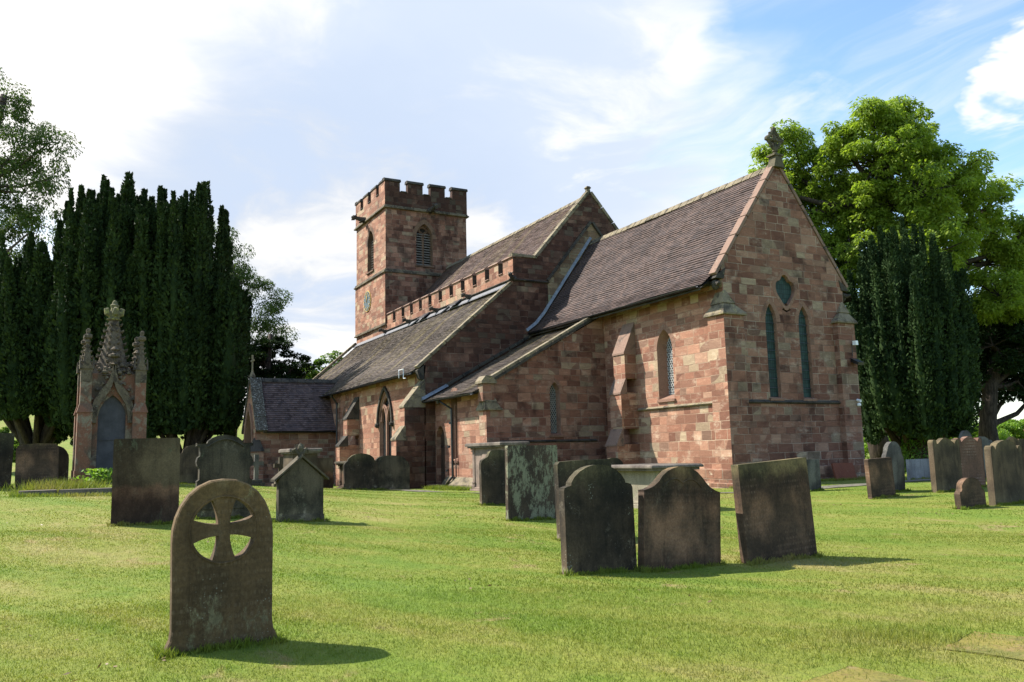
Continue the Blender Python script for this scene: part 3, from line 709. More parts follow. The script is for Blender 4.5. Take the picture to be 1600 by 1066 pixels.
# pyramid caps of the corner buttresses
def cap(mb, x0, x1, y0, y1, z, mat=0, h=0.92, wallx=None, wally=None):
    # two stage weathering leaning back onto the corner
    cx, cy = (x0 + x1) / 2, (y0 + y1) / 2; o = 0.10
    xi, yi = wallx, wally
    mb.box(x0 - o, x1 + o, y0 - o, y1 + o, z, z + 0.06, mat)
    def ring(t, ov, zz):
        xa = (x0 - ov) * (1 - t) + min(xi, x0 + .25) * t; xb = (x1 + ov) * (1 - t) + xi * t
        ya = (y0 - ov) * (1 - t) + yi * t; yb = (y1 + ov) * (1 - t) + yi * t
        return [(xa, ya, zz), (xb, ya, zz), (xb, yb, zz), (xa, yb, zz)]
    a = ring(0, o, z + 0.06); b = ring(0.52, o * 0.4, z + 0.42); mb.hexa(a + b, mat)
    a = ring(0.44, o * 0.7, z + 0.42); b = ring(0.93, 0.0, z + h); mb.hexa(a + b, mat)
mb = MB(); cap(mb, -0.80, 0.0, 0.0, 0.90, 5.81, 0, 0.95, -0.26, 0.28); mb.build('buttress_cap', [MAT['trim_lichen']], chancel, bevel=0.012); mb = MB(); cap(mb, -0.80, 0.0, 5.58, 6.48, 5.81, 0, 0.9, -0.26, 6.2)
mb.build('buttress_cap', [MAT['trim_lichen']], chancel, bevel=0.012)
mb = MB(); string_x(mb, E0, 0.9, 5.58, 2.80, 0.11, 0.16); string_y(mb, WY0, -5.2, -0.80, 2.80, 0.11, 0.15, mat=1)
mb.build('string_course', [MAT['trim_dark'], MAT['trim_lichen']], chancel)
for L_ in (lanL, lanR): simple_window('lancet_window', chancel, L_, ex, 0.13, 'glass_green', 0.02, None, 'iron', True, 0.20, bars=0.33, ringm='surround')
mb = MB(); inn = reveal(mb, quat, ex, 0.13, 0.03); mb.sheet(inn, [], lambda a, b: ex(a, b, 0.128), 1)
out = shrink(quat, -0.15)
for k in range(0, 32, 4):
    seg = [quat[(k + i) % 32] for i in range(5)]; sego = [out[(k + i) % 32] for i in range(5)]; band(mb, sego, seg, ex, -0.006, 0.04, 0)
inn2 = reveal(mb, dia, ex, 0.22); mb.sheet(inn2, [], lambda a, b: ex(a, b, 0.219), 2)
mb.build('quatrefoil_window', [MAT['surround'], MAT['glass_green'], MAT['dark']], chancel)
simple_window('lancet_window', chancel, chS, sy, 0.36, 'glass', 0.17, 0.105, 'lattice', True, 0.20)
# south buttress of the chancel
mb = MB(); buttress_s(mb, -6.02, -5.27, WY0, [(ZB, 1.55, -0.82), (2.15, 3.55, -0.56), (4.10, 5.12, -0.32)], 6.35)
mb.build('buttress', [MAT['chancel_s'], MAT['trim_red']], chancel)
# roof: bell-cast eaves
rp = [(-0.52, 6.88), (0.02, 7.30), (0.38, 7.72), (3.24, 11.62)]
roof('roof', chancel, XW + 0.02, -0.42, rp, XY, 'tile', seed=1)
roof('roof', chancel, XW + 0.02, -0.42, [(6.48 - a, z) for a, z in rp], XY, 'tile', seed=2)
gutter(chancel, XW + .1, -0.62, -0.56, 6.86, XY)
mb = MB(); mb.box(XW, -0.6, -0.30, WY0 + .01, 6.95, 7.06); mb.box(XW, -0.6, -0.46, -0.40, 6.72, 6.9); mb.build('eaves_board', [MAT['trim_dark']], chancel)
ridge_tiles(chancel, (XW + .03, 3.24, 11.66), (-0.45, 3.24, 11.66), 0.15, 'trim_lichen')
mb = MB()
g0 = (-0.53, -0.02, 7.20); gx = (-0.53, 3.24, 11.67)
strip(mb, [g0, gx], (1, 0, 0), 0.345, 0.12); strip(mb, [(-0.53, 6.50, 7.20), gx], (1, 0, 0), 0.345, 0.12)
mb.build('gable_coping', [MAT['trim_red']], chancel, bevel=0.012)
for y, s in ((0.0, 1), (6.48, -1)):    # carved kneelers
    mb = MB(); mb.prism([(-0.50, y - .10 * s, 7.10), (-0.50, y + .30 * s, 7.10), (-0.50, y + .40 * s, 7.50), (-0.50, y - .02 * s, 7.20)], (0.31, 0, 0))
    mb.lathe([(.05, -.26), (.12, -.18), (.15, -.06), (.12, .04), (.04, .10)], (-.38, y + .06 * s, 6.98), 7); mb.tube([(-.34, y + .1 * s, 6.98), (-.2, y + .02 * s, 6.90), (-.08, y - .05 * s, 6.93)], [.1, .08, .04], 6)
    mb.build('kneeler', [MAT['trim_dark']], chancel, bevel=0.01)
# carved cross finial on the gable
mb = MB(); ax = -0.25; c0 = Vector((ax, 3.24, 11.80))
mb.prism([(ax - .17, 3.24 - .26, 11.5), (ax - .17, 3.24 + .26, 11.5), (ax - .17, 3.24 + .14, 11.93), (ax - .17, 3.24 - .14, 11.93)], (0.34, 0, 0))
mb.box(ax - .2, ax + .2, 3.24 - .24, 3.24 + .24, 11.93, 12.0); mb.lathe([(0.16, 0), (0.09, 0.08), (0.07, 0.10), (0.10, 0.13)], (ax, 3.24, 12.0), 8)
cz = 12.58
for k in range(4):
    a = math.pi / 2 * k; a2 = a + math.pi / 2; r = 0.36
    p = Vector((ax, 3.24 + r * math.cos(a), cz + r * math.sin(a) * 1.12)); q = Vector((ax, 3.24 + r * math.cos(a2), cz + r * math.sin(a2) * 1.12))
    mb.tube([p, q], 0.065, 6); mb.tube([Vector((ax, 3.24, cz)), p], [0.06, 0.075], 6)
    mb.lathe([(0.0, -.1), (.1, -.03), (.1, .05), (0.03, .12)], tuple(p), 7)
    m_ = (p + q) / 2; o_ = (m_ - Vector((ax, 3.24, cz))).normalized(); mb.tube([m_, m_ + o_ * 0.10], [0.07, 0.035], 6); mb.tube([m_ - o_ * .02, m_ - o_ * 0.14], [0.05, 0.025], 6)
mb.lathe([(0.02, -.12), (.13, -.05), (.13, .05), (0.02, .12)], (ax, 3.24, cz), 8)
mb.build('finial_cross', [trim('mossy finial stone', (0.13, 0.115, 0.075), (0.06, 0.055, 0.042), (0.2, 0.2, 0.1), 0.4, 0.4, 6)], chancel)
# lamps and camera on the north-east buttress
mb = MB(); mb.tube([(0.0, 6.25, 5.02), (0.14, 6.25, 5.02)], 0.02, 6, 1); mb.box(0.10, 0.24, 6.18, 6.32, 4.98, 5.14, 0); mb.tube([(0.0, 6.25, 4.98), (0.01, 6.25, 4.6)], 0.012, 5, 1)
mb.build('security_sensor', [MAT['white'], MAT['iron']], chancel)
mb = MB(); mb.hexa([(0.02, 6.1, 4.36), (0.34, 6.1, 4.22), (0.34, 6.42, 4.22), (0.02, 6.42, 4.36), (0.04, 6.1, 4.5), (0.36, 6.1, 4.32), (0.36, 6.42, 4.32), (0.04, 6.42, 4.5)])
mb.build('floodlight', [MAT['iron']], chancel)
mb = MB(); mb.lathe([(0.03, 0), (0.07, 0.02), (0.07, 0.09), (0.03, 0.12)], (0.09, 6.28, 2.72), 10, 0); mb.tube([(0.02, 6.3, 2.95), (0.2, 6.25, 2.90)], 0.05, 8, 0)
mb.build('security_camera', [MAT['white']], chancel)

# ------------------------------------------------ nave east gable, clerestory, nave roof
NC = 3.24; PT = 10.53; YT = -1.252; YN = 2 * NC - YT
nx_ = plane_x(XW)
mb = MB()
# east face: aisle end wall, clerestory end and gable in one plane
mb.sheet([(-5.80, ZB), (12.28, ZB), (12.28, 5.33), (YN, 9.27), (YN, PT), (6.42, PT), (NC, 14.18), (0.06, PT), (YT, PT), (YT, 9.25), (-5.80, 5.32)], [], lambda a, b: nx_(a, b), 0)
# clerestory south and north walls (west of the gable)
XT = -29.85
ys_ = plane_y(YT)
mb.face([(XT, YT, 8.9), (XW, YT, 8.9), (XW, YT, 9.398), (XT, YT, 9.398)], 1)
mb.face([(XT, YN, 6), (XW, YN, 6), (XW, YN, 10.3), (XT, YN, 10.3)], 0)
nave = P_(mb.build('nave', [MAT['nave'], MAT['parapet']], church))
# buff patch under the old roof scar
mb = MB(); ap = (NC, 12.60); 
mb.sheet([(0.62, 9.45), (0.62, 7.2), (-0.2, 7.2), (NC, 11.6), (NC + 3.6, 7.2), (5.86, 9.45), ap], [], lambda a, b: nx_(a, b, -0.012), 0)
mb.build('rendered_patch', [MAT['buffwall']], nave)
mb = MB(); strip(mb, [(XW, 0.62, 9.42), (XW, NC, 12.62)], (1, 0, 0), 0.13, 0.11); strip(mb, [(XW, 5.86, 9.42), (XW, NC, 12.62)], (1, 0, 0), 0.13, 0.11)
string_x(mb, XW, YT - .06, 0.66, 9.32, 0.13, 0.14); string_y(mb, YT, XT, XW + .1, 9.34, 0.12, 0.16)
mb.build('string_course', [MAT['trim_dark']], nave)
# parapet with gabled merlons
mb = MB(); cren = [-28.3, -26.76, -25.34, -23.89, -22.45, -20.95, -19.47, -17.99, -16.56, -15.13, -13.68]
hw = 0.24; edges = [XT + 0.3] + [v for c in cren for v in (c - hw, c + hw)] + [XW - .003]
mb.box(XT + .05, XW - .003, YT, YT + 0.36, 9.4, 9.88)
for k in range(0, len(edges), 2): mb.box(edges[k], edges[k + 1], YT, YT + 0.36, 9.88, PT - .04)
for k in range(1, len(edges) - 1, 2): mb.face([(edges[k] + .003, YT, 9.88), (edges[k] + .003, YT + .36, 9.88), (edges[k] + .003, YT + .36, PT - .04), (edges[k] + .003, YT, PT - .04)], 1)  # dark faces on the east flanks, painting in the shade of the crenels
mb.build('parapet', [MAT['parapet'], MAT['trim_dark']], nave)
mb = MB()
for k in range(0, len(edges), 2):
    a, b = edges[k] - 0.04, edges[k + 1] + 0.04
    mb.prism([(a, YT - .07, PT - .06), (a, YT + .43, PT - .06), (a, YT + .40, PT), (a, YT + .18, PT + .13), (a, YT - .04, PT)], (b - a, 0, 0))
for c in cren:
    mb.prism([(c - hw + .01, YT - .06, 9.86), (c - hw + .01, YT + .40, 9.92), (c - hw + .01, YT + .40, 9.96), (c - hw + .01, YT - .04, 9.90)], (2 * hw - .02, 0, 0))
mb.build('parapet_coping', [MAT['trim_red']], nave, bevel=0.01)
# gable coping
mb = MB(); w = 0.36; bx = XW - 0.30
strip(mb, [(bx, 0.02, PT - .02), (bx, NC, 14.18)], (1, 0, 0), w, 0.15); strip(mb, [(bx, 6.46, PT - .02), (bx, NC, 14.18)], (1, 0, 0), w, 0.15)
strip(mb, [(bx, YT - .06, PT - .03), (bx, 0.06, PT - .03)], (1, 0, 0), w, 0.14); strip(mb, [(bx, YN + .06, PT - .03), (bx, 6.42, PT - .03)], (1, 0, 0), w, 0.14)
mb.lathe([(0.16, 0), (0.12, 0.18), (0.2, 0.24), (0.13, 0.32), (0.1, 0.34)], (bx + .15, NC, 14.22), 4, rot=0.78)
mb.build('gable_coping', [MAT['trim_lichen']], nave, bevel=0.012)
mb = MB(); mb.box(bx, XW - .001, 0.05, 0.4, 9.5, 10.6); 
mb.face([(bx, 0.06, PT), (bx, NC, 14.2), (bx, 6.42, PT)])
mb.build('gable_back', [MAT['nave']], nave)
nr = [(YT + .42, 9.55), (NC, 14.06)]
roof('roof', nave, XT + 0.01, bx, nr, XY, 'tile_nave', seed=3); roof('roof', nave, XT + .01, bx, [(2 * NC - a, z) for a, z in nr], XY, 'tile_nave', seed=4)
ridge_tiles(nave, (XT + .02, NC, 14.12), (bx - .02, NC, 14.12), 0.14, 'trim_lichen')
# lead flashing of the chancel roof against the nave wall
mb = MB()
fl = [(-0.60, 6.93), (-0.10, 7.30), (0.34, 7.80), (NC - .05, 11.78)]
for (a, z), (b, z2) in zip(fl, fl[1:]): mb.hexa([(XW + .01, a, z), (XW + .14, a, z + .02), (XW + .14, b, z2 + .02), (XW + .01, b, z2), (XW + .012, a - .05, z + .13), (XW + .035, a - .05, z + .13), (XW + .035, b - .05, z2 + .13), (XW + .012, b - .05, z2 + .13)])
mb.build('lead_flashing', [MAT['lead']], nave)
mb = MB(); mb.hexa([(XW - .34, YT - .30, 9.04), (XT - 6, YT - .30, 9.04), (XT - 6, YT - .0, 9.30), (XW - .34, YT - .0, 9.30), (XW - .34, YT - .30, 9.085), (XT - 6, YT - .30, 9.085), (XT - 6, YT - .0, 9.36), (XW - .34, YT - .0, 9.36)])
mb.build('lead_flashing', [MAT['lead_pale']], nave)
for gx_ in (XW + .08,): gargoyle(nave, (gx_, YT - .05, 9.42), (0.72, -0.7, 0), 0.55)
for gx_ in (-29.6, -25.35, -21.2, -16.95): gargoyle(nave, (gx_, YT - .02, 9.36), (0, -1, 0), 0.52)
for gx_ in (-23.3, -19.0):
    mb = MB()
    mb.hexa([(gx_ - .15, YT - .45, 9.12), (gx_ + 1.0, YT - .45, 9.12), (gx_ + 1.0, YT - .05, 9.38), (gx_ - .15, YT - .05, 9.38), (gx_ - .1, YT - .42, 9.2), (gx_ + .95, YT - .42, 9.2), (gx_ + .95, YT - .03, 9.5), (gx_ - .1, YT - .03, 9.5)])
    mb.tube([(gx_ + .15, YT - .4, 9.15), (gx_ - .25, YT - .75, 8.8)], 0.06, 6)
    mb.build('lead_outlet', [MAT['iron']], nave)

# ------------------------------------------------ south aisle
AY = -5.80; AXW = -36.02
mb = MB(); ay = plane_y(AY)
aw = lancet(-18.22, -16.48, 1.25, 3.05, 4.42, 7)
aw2 = lancet(-24.35, -23.75, 1.3, 3.2, 4.0, 6)
mb.sheet([(AXW, ZB), (XW, ZB), (XW, 5.2), (AXW, 5.2)], [aw, aw2], lambda a, b: ay(a, b), 0)
mb.face([(AXW, AY, ZB), (AXW, YT, ZB), (AXW, YT, 9.2), (AXW, AY, 5.1)], 1)
aisle = P_(mb.build('aisle', [MAT['aisle'], MAT['nave']], church))
ar = [(-6.32, 4.90), (-5.75, 5.30), (YT - .02, 9.17)]
roof('roof', aisle, AXW + .2, XW - 0.28, ar, XY, 'tile_aisle', seed=5)
gutter(aisle, -26.9, XW - .25, -6.37, 4.88, XY)
mb = MB(); mb.box(AXW, XW - .3, -6.2, AY + .02, 4.93, 5.02); mb.build('eaves_board', [MAT['trim_dark']], aisle)
mb = MB(); strip(mb, [(XW - .30, -6.08, 5.05), (XW - .30, YT - .03, 9.21)], (1, 0, 0), 0.34, 0.14)
mbw = MB(); strip(mbw, [(AXW - .06, -6.08, 5.10), (AXW - .06, YT - .03, 9.33)], (1, 0, 0), 0.34, 0.16)
mb.prism([(XW - .28, -6.12, 4.98), (XW - .28, -5.7, 5.28), (XW - .28, -5.78, 4.55), (XW - .28, -6.0, 4.62)], (0.28, 0, 0), 1)
mb.build('gable_coping', [MAT['trim_lichen'], MAT['trim_dark']], aisle, bevel=0.012); mbw.build('gable_coping', [MAT['trim_lichen']], aisle, bevel=0.012)
# buttresses
mb = MB(); buttress_s(mb, XW - .58, XW + 0.0, AY, [(ZB, 2.05, -7.10), (2.60, 3.45, -6.72)], 4.62, 0, 1)
mb.build('buttress', [MAT['aisle'], MAT['trim_lichen']], aisle)
mb = MB(); mb.face([(XW + .003, -7.08, ZB), (XW + .003, -5.8, ZB), (XW + .003, -5.8, 4.0), (XW + .003, -6.7, 3.4), (XW + .003, -6.7, 2.45), (XW + .003, -7.08, 2.0)])
mb.build('buttress_flank', [MAT['nave']], aisle)
mb = MB(); buttress_s(mb, -22.15, -21.4, AY, [(ZB, 1.95, -6.85), (2.45, 3.35, -6.45)], 4.5, 0, 1)
mb.build('buttress', [MAT['aisle'], MAT['trim_dark']], aisle)
# traceried two-light window
def two_light(name, parent, loop, to3, dep, louvre=False, hood=True, m='surround', mull=0.13):
    mb = MB(); s0, s1 = loop[0][0], loop[1][0]; zb = loop[0][1]; zs = loop[2][1]; za = max(p[1] for p in loop); c = (s0 + s1) / 2
    inn = reveal(mb, loop, to3, dep, 0.07, 0); mb.sheet(inn, [], lambda a, b: to3(a, b, dep), 1)
    i0, i1 = inn[0][0], inn[1][0]; zbi = inn[0][1]; d0, d1 = max(.02, dep - 0.13), dep - 0.015
    sub = zs - 0.02; za2 = zs + (za - zs) * 0.48; wl = (i1 - i0 - mull) / 2
    for a, b in ((i0 - .02, i0 + wl), (i1 - wl, i1 + .02)):     # heads of the two lights
        inner = arch(a + .04, b - .04, sub, za2, 6); outer = [(x + (x - (a + b) / 2) * 0.20, z + (0.10 if 0 < k < 12 else 0)) for k, (x, z) in enumerate(inner)]
        band(mb, outer, inner, to3, d0, d1, 0)
    mb.hexa([to3(c - mull / 2, zbi, d0), to3(c + mull / 2, zbi, d0), to3(c + mull / 2, zbi, d1), to3(c - mull / 2, zbi, d1), to3(c - mull / 2, za2 - .05, d0), to3(c + mull / 2, za2 - .05, d0), to3(c + mull / 2, za2 - .05, d1), to3(c - mull / 2, za2 - .05, d1)])
    # eyelet above: pale tracery bars leaving a diamond
    for sg in (-1, 1):
        p = [(c, za2 - .12), (c + sg * wl * 0.62, za2 + (za - za2) * 0.22), (c + sg * wl * .42, za2 + (za - za2) * 0.55), (c, za - 0.22)]
        for q, r in zip(p, p[1:]): mb.tube([to3(*q, d0 + .05), to3(*r, d0 + .05)], mull * 0.42, 5, 0)
    e = [(x, z) for x, z in arch(i0, i1, zs, za - .12, 7)]; eo = [(x + (x - c) * 0.10, z + .07) for x, z in e]; band(mb, eo, [(c + (x - c) * .90, z - .06) for x, z in e], to3, d0, d1, 0)
    if louvre:
        z = zbi + 0.1
        while z < za2 - .1:
            for a, b in ((i0, c - mull / 2), (c + mull / 2, i1)): mb.hexa([to3(a, z, dep - .03), to3(b, z, dep - .03), to3(b, z - .10, dep - .20), to3(a, z - .10, dep - .20), to3(a, z + .035, dep - .03), to3(b, z + .035, dep - .03), to3(b, z - .065, dep - .2), to3(a, z - .065, dep - .2)], 3)
            z += 0.175
    if hood:
        h0 = arch(s0 - .10, s1 + .10, zs - .15, za + .12, 8); h1 = arch(s0 - .22, s1 + .22, zs - .15, za + .28, 8); band(mb, h1, h0, to3, -0.10, 0.02, 2)
        for x in (s0 - .16, s1 + .16): mb.lathe([(.06, -.16), (.13, -.08), (.13, .02), (.06, .08)], tuple(to3(x, zs - .18, -.06)), 7, 2)
    else:
        h0 = arch(s0, s1, zs, za, 8); h1 = arch(s0 - .26, s1 + .26, zs, za + .32, 8)
        for k in range(0, 16): band(mb, [h1[k], (h1[k + 1][0] * .97 + h1[k][0] * .03, h1[k + 1][1] * .97 + h1[k][1] * .03)], [h0[k], (h0[k + 1][0] * .97 + h0[k][0] * .03, h0[k + 1][1] * .97 + h0[k][1] * .03)], to3, -0.006, 0.03, 0)
    ring_ = [to3(s0 - .08, zb + .06, dep - .05), to3(s0 - .08, zb - .02, -0.09), to3(s0 - .08, zb - .12, -0.09), to3(s0 - .08, zb - .16, 0.04)]
    mb.prism(ring_, to3(s1 + .08, 0, 0) - to3(s0 - .08, 0, 0), 0)
    return mb.build(name, [MAT[m], MAT['dark'] if louvre else MAT['glass'], MAT['trim_dark'], MAT['louvre']], parent)
two_light('traceried_window', aisle, aw, ay, 0.17)
simple_window('lancet_window', aisle, aw2, ay, 0.25, 'glass', 0.08)
mb = MB(); mb.box(XT - 6, XW - .58, AY - .09, AY + .02, ZB, 0.35); mb.build('plinth', [MAT['plinth']], aisle, bevel=.02)
downpipe(aisle, [(-24.9, -6.3, 4.82), (-24.9, -5.98, 4.35), (-24.9, -5.95, 0.3)])
mb = MB(); mb.tube([(-13.75, -6.46, 4.75), (-13.75, -6.46, 5.1), (-13.2, -6.46, 5.1), (-13.2, -6.46, 4.68), (-12.95, -6.46, 4.68)], 0.022, 6)
mb.build('white_pipe_bracket', [MAT['white']], aisle)

# ------------------------------------------------ vestry
VX, VY = -7.36, -5.292
vx = plane_x(VX); vy = plane_y(VY)
vwE = lancet(-2.52, -2.04, 2.02, 3.66, 4.10, 6)
vwS = lancet(-10.75, -10.15, 1.10, 3.6, 3.9, 5); door = lancet(-12.36, -11.46, 0.10, 1.98, 2.58, 6)
mb = MB()
mb.sheet([(VY, ZB), (WY0, ZB), (WY0, 6.95), (VY, 3.98)], [vwE], lambda a, b: vx(a, b), 0)
mb.sheet([(XW, ZB), (VX, ZB), (VX, 3.9), (XW, 3.9)], [vwS, door], lambda a, b: vy(a, b), 1)
mb.box(VX - .55, VX + .06, VY - .10, VY + .45, ZB, 2.96, 1)
mb.face([(VX + .063, VY - .10, ZB), (VX + .063, VY + .45, ZB), (VX + .063, VY + .45, 2.96), (VX + .063, VY - .10, 2.96)], 0)
vestry = P_(mb.build('vestry', [MAT['vestry'], MAT['aisle']], church))
vr = [(-5.82, 3.66), (-5.30, 3.90), (0.20, 6.92)]
roof('roof', vestry, XW + .02, VX - 0.24, vr, XY, 'tile_aisle', seed=7)
gutter(vestry, XW + .05, VX - .25, -5.87, 3.62, XY)
mb = MB(); mb.box(XW + .02, VX - .3, -5.7, VY + .02, 3.66, 3.75); mb.build('eaves_board', [MAT['trim_dark']], vestry)
mb = MB(); strip(mb, [(VX - .26, -5.36, 4.02), (VX - .26, -0.05, 6.96)], (1, 0, 0), 0.32, 0.12); mb.build('gable_coping', [MAT['trim_lichen']], vestry, bevel=0.012)
mb = MB(); mb.hexa([(VX - .1, -5.36, 3.90), (VX + .09, -5.36, 3.90), (VX + .09, -.1, 6.86), (VX - .1, -.1, 6.86), (VX - .1, -5.36, 4.02), (VX + .085, -5.36, 4.02), (VX + .085, -.1, 6.97), (VX - .1, -.1, 6.97)]); mb.build('coping_shadow_course', [MAT['trim_dark']], vestry)
# kneeler block with its little stone cap
mb = MB(); mb.box(VX - .34, VX + .10, -5.54, -5.04, 3.30, 3.98, 1); mb.box(VX - .42, VX + .18, -5.62, -4.96, 3.98, 4.07, 0)
mb.prism([(VX - .42, -5.62, 4.07), (VX - .42, -4.96, 4.07), (VX - .42, -5.2, 4.28), (VX - .42, -5.44, 4.28)], (0.60, 0, 0), 0)
mb.hexa([(VX - .6, -5.5, 2.96), (VX + .17, -5.5, 2.96), (VX + .17, -4.72, 2.96), (VX - .6, -4.72, 2.96), (VX - .6, -5.5, 3.03), (VX + .17, -5.5, 3.03), (VX + .17, -4.72, 3.03), (VX - .6, -4.72, 3.03)], 0)
mb.hexa([(VX - .66, -5.5, 3.03), (VX + .15, -5.5, 3.03), (VX + .15, -4.76, 3.03), (VX - .66, -4.76, 3.03), (VX - .4, -5.45, 3.28), (VX + .1, -5.45, 3.28), (VX + .1, -4.95, 3.28), (VX - .4, -4.95, 3.28)], 0)
mb.hexa([(VX - .42, -5.47, 3.28), (VX + .12, -5.47, 3.28), (VX + .12, -4.93, 3.28), (VX - .42, -4.93, 3.28), (VX - .3, -5.42, 3.55), (VX + .04, -5.42, 3.55), (VX + .04, -5.05, 3.55), (VX - .3, -5.05, 3.55)], 0)
mb.build('kneeler', [MAT['trim_lichen'], MAT['vestry']], vestry, bevel=0.01)
mb = MB(); string_x(mb, VX, VY + .45, WY0 - .6, 1.70, 0.09, 0.13); mb.build('string_course', [MAT['trim_dark']], vestry)
simple_window('lancet_window', vestry, vwE, vx, 0.26, 'glass', 0.06, 0.095, 'lattice_dim', True, 0.15, 'surround')
simple_window('lancet_window', vestry, vwS, vy, 0.25, 'glass', 0.10)
mb = MB(); inn = reveal(mb, door, vy, 0.24, 0.0, 0); mb.sheet(inn, [], lambda a, b: vy(a, b, 0.235), 1)
for k in range(5): x = -12.36 + 0.9 * (k + .5) / 5; mb.box(x - .082, x + .082, VY + .21, VY + .233, 0.12, 2.2, 1)
mb.tube([(-11.62, VY + .20, 1.1), (-11.62, VY + .16, 1.1), (-11.62, VY + .16, 1.0)], 0.02, 6, 2)
for z in (0.55, 1.65): mb.box(-12.34, -11.7, VY + .195, VY + .209, z, z + .05, 2)
mb.build('door', [MAT['aisle'], MAT['wood'], MAT['iron']], vestry)
mb = MB(); mb.box(-12.42, -11.35, VY - .42, VY + .4, -0.5, 0.10); mb.box(-12.42, -11.2, VY - .80, VY - .41, -0.5, -0.05); mb.build('door_step', [MAT['surround']], vestry, bevel=0.02)
mb = MB(); mb.prism([(-11.35, VY - .22, ZB), (-11.35, VY - .22, 0.12), (-11.35, VY - .0, 0.42), (-11.35, VY + .02, ZB)], (3.42, 0, 0)); mb.build('plinth', [MAT['trim_lichen']], vestry, bevel=0.015)
downpipe(vestry, [(-10.95, -5.80, 3.58), (-10.45, -5.42, 3.2), (-10.45, -5.40, 0.45), (-10.55, -5.5, 0.28), (-10.8, -5.55, 0.1), (-10.85, -5.55, -0.2)], 0.05)
mb = MB(); mb.tube([(-10.18, -5.38, 3.4), (-10.18, -5.38, 0.5)], 0.02, 6); mb.build('copper_pipe', [MAT['surround']], vestry)
# lead where the vestry roof meets the aisle wall
mb = MB(); mb.hexa([(XW + .01, -5.95, 3.66), (XW + .26, -5.95, 3.68), (XW + .26, -4.75, 4.30), (XW + .01, -4.75, 4.28), (XW + .01, -5.95, 3.80), (XW + .05, -5.95, 3.80), (XW + .05, -4.75, 4.42), (XW + .01, -4.75, 4.42)])
mb.build('lead_flashing', [MAT['lead']], vestry)
mb = MB(); strip(mb, [(XW, -4.75, 4.30), (XW, 0.0, 6.92)], (1, 0, 0), 0.13, 0.12); mb.build('weathering_course', [MAT['trim_dark']], vestry)

# ------------------------------------------------ tower
TX0, TX1, TY0, TY1 = AXW, XT, YT, 4.68
tw = plane_x(TX1); ts = plane_y(TY0)
belE = lancet(0.92, 2.12, 14.05, 15.95, 16.95, 7); belS = lancet(-33.55, -32.25, 14.05, 15.95, 16.95, 7)
slit = [(-33.62, 9.95), (-33.34, 9.95), (-33.34, 11.0), (-33.62, 11.0)]
mb = MB()
mb.sheet([(TY0, ZB), (TY1, ZB), (TY1, 17.9), (TY0, 17.9)], [belE], lambda a, b: tw(a, b), 0)
mb.sheet([(TX0, ZB), (TX1, ZB), (TX1, 17.9), (TX0, 17.9)], [belS, slit], lambda a, b: ts(a, b), 1)
mb.face([(TX0, TY0, ZB), (TX0, TY1, ZB), (TX0, TY1, 17.9), (TX0, TY0, 17.9)]); mb.face([(TX0, TY1, ZB), (TX1, TY1, ZB), (TX1, TY1, 17.9), (TX0, TY1, 17.9)])
mb.face([(TX0, TY0, 17.9), (TX1, TY0, 17.9), (TX1, TY1, 17.9), (TX0, TY1, 17.9)])
tower = P_(mb.build('tower', [MAT['tower'], MAT['aisle']], church))
# offsets below the strings
mb = MB(); o = 0.07
mb.box(TX0 - o, TX1 + o, TY0 - o, TY1 + o, 9.9, 13.36, 0)
mb.face([(TX0 - o, TY0 - o - .003, 9.9), (TX1 + o, TY0 - o - .003, 9.9), (TX1 + o, TY0 - o - .003, 13.36), (TX0 - o, TY0 - o - .003, 13.36)], 1)
mb.build('lower_stage', [MAT['tower'], MAT['aisle']], tower)
for z, ov, h in ((9.80, .15, .2), (13.34, .17, .26), (17.74, .17, .22)):
    mb = MB()
    for k in range(2):
        a = ov * (1 if k == 0 else .55); z0 = z + (0 if k == 0 else h * .5)
        mb.box(TX0 - a, TX1 + a, TY0 - a, TY1 + a, z0, z0 + h * .5)
    mb.build('string_course', [MAT['trim']], tower, bevel=0.03)
# battlements
mb = MB(); t_ = 0.38; o = 0.05; zc, zt = 18.94, 19.62
x0, x1, y0, y1 = TX0 - o, TX1 + o, TY0 - o, TY1 + o
for a in ((x0, x1, y0, y0 + t_), (x0, x1, y1 - t_, y1), (x0, x0 + t_, y0 + t_, y1 - t_), (x1 - t_, x1, y0 + t_, y1 - t_)): mb.box(*a, 17.86, zc, 0)
mE = [(y0, -0.24), (0.33, 1.41), (1.98, 3.06), (3.62, y1)]
mS = [(x0, -34.95), (-34.35, -33.25), (-32.65, -31.55), (-31.0, x1)]
mc = MB()
def mer(a, b, axis, fixed0, fixed1):
    if axis == 'y':
        mb.box(fixed0, fixed1, a, b, zc + .001, zt, 0); mc.prism([(fixed0 - .06, a - .05, zt), (fixed1 + .06, a - .05, zt), (fixed1 + .06, a - .05, zt + .07), (fixed1 - .02, a - .05, zt + .2), (fixed0 + .02, a - .05, zt + .2), (fixed0 - .06, a - .05, zt + .07)], (0, b - a + .1, 0))
    else:
        mb.box(a, b, fixed0, fixed1, zc + .001, zt, 0); mc.prism([(a - .05, fixed0 - .06, zt), (a - .05, fixed1 + .06, zt), (a - .05, fixed1 + .06, zt + .07), (a - .05, fixed1 - .02, zt + .2), (a - .05, fixed0 + .02, zt + .2), (a - .05, fixed0 - .06, zt + .07)], (b - a + .1, 0, 0))
for a, b in mE: mer(a, b, 'y', x1 - t_, x1); mer(a, b, 'y', x0, x0 + t_)
for a, b in mS[1:3]: mer(a, b, 'x', y0, y0 + t_); mer(a, b, 'x', y1 - t_, y1)
for a, b in ((mS[0][0] + t_, mS[0][1]), (mS[3][0], mS[3][1] - t_)): mer(a, b, 'x', y0, y0 + t_); mer(a, b, 'x', y1 - t_, y1)
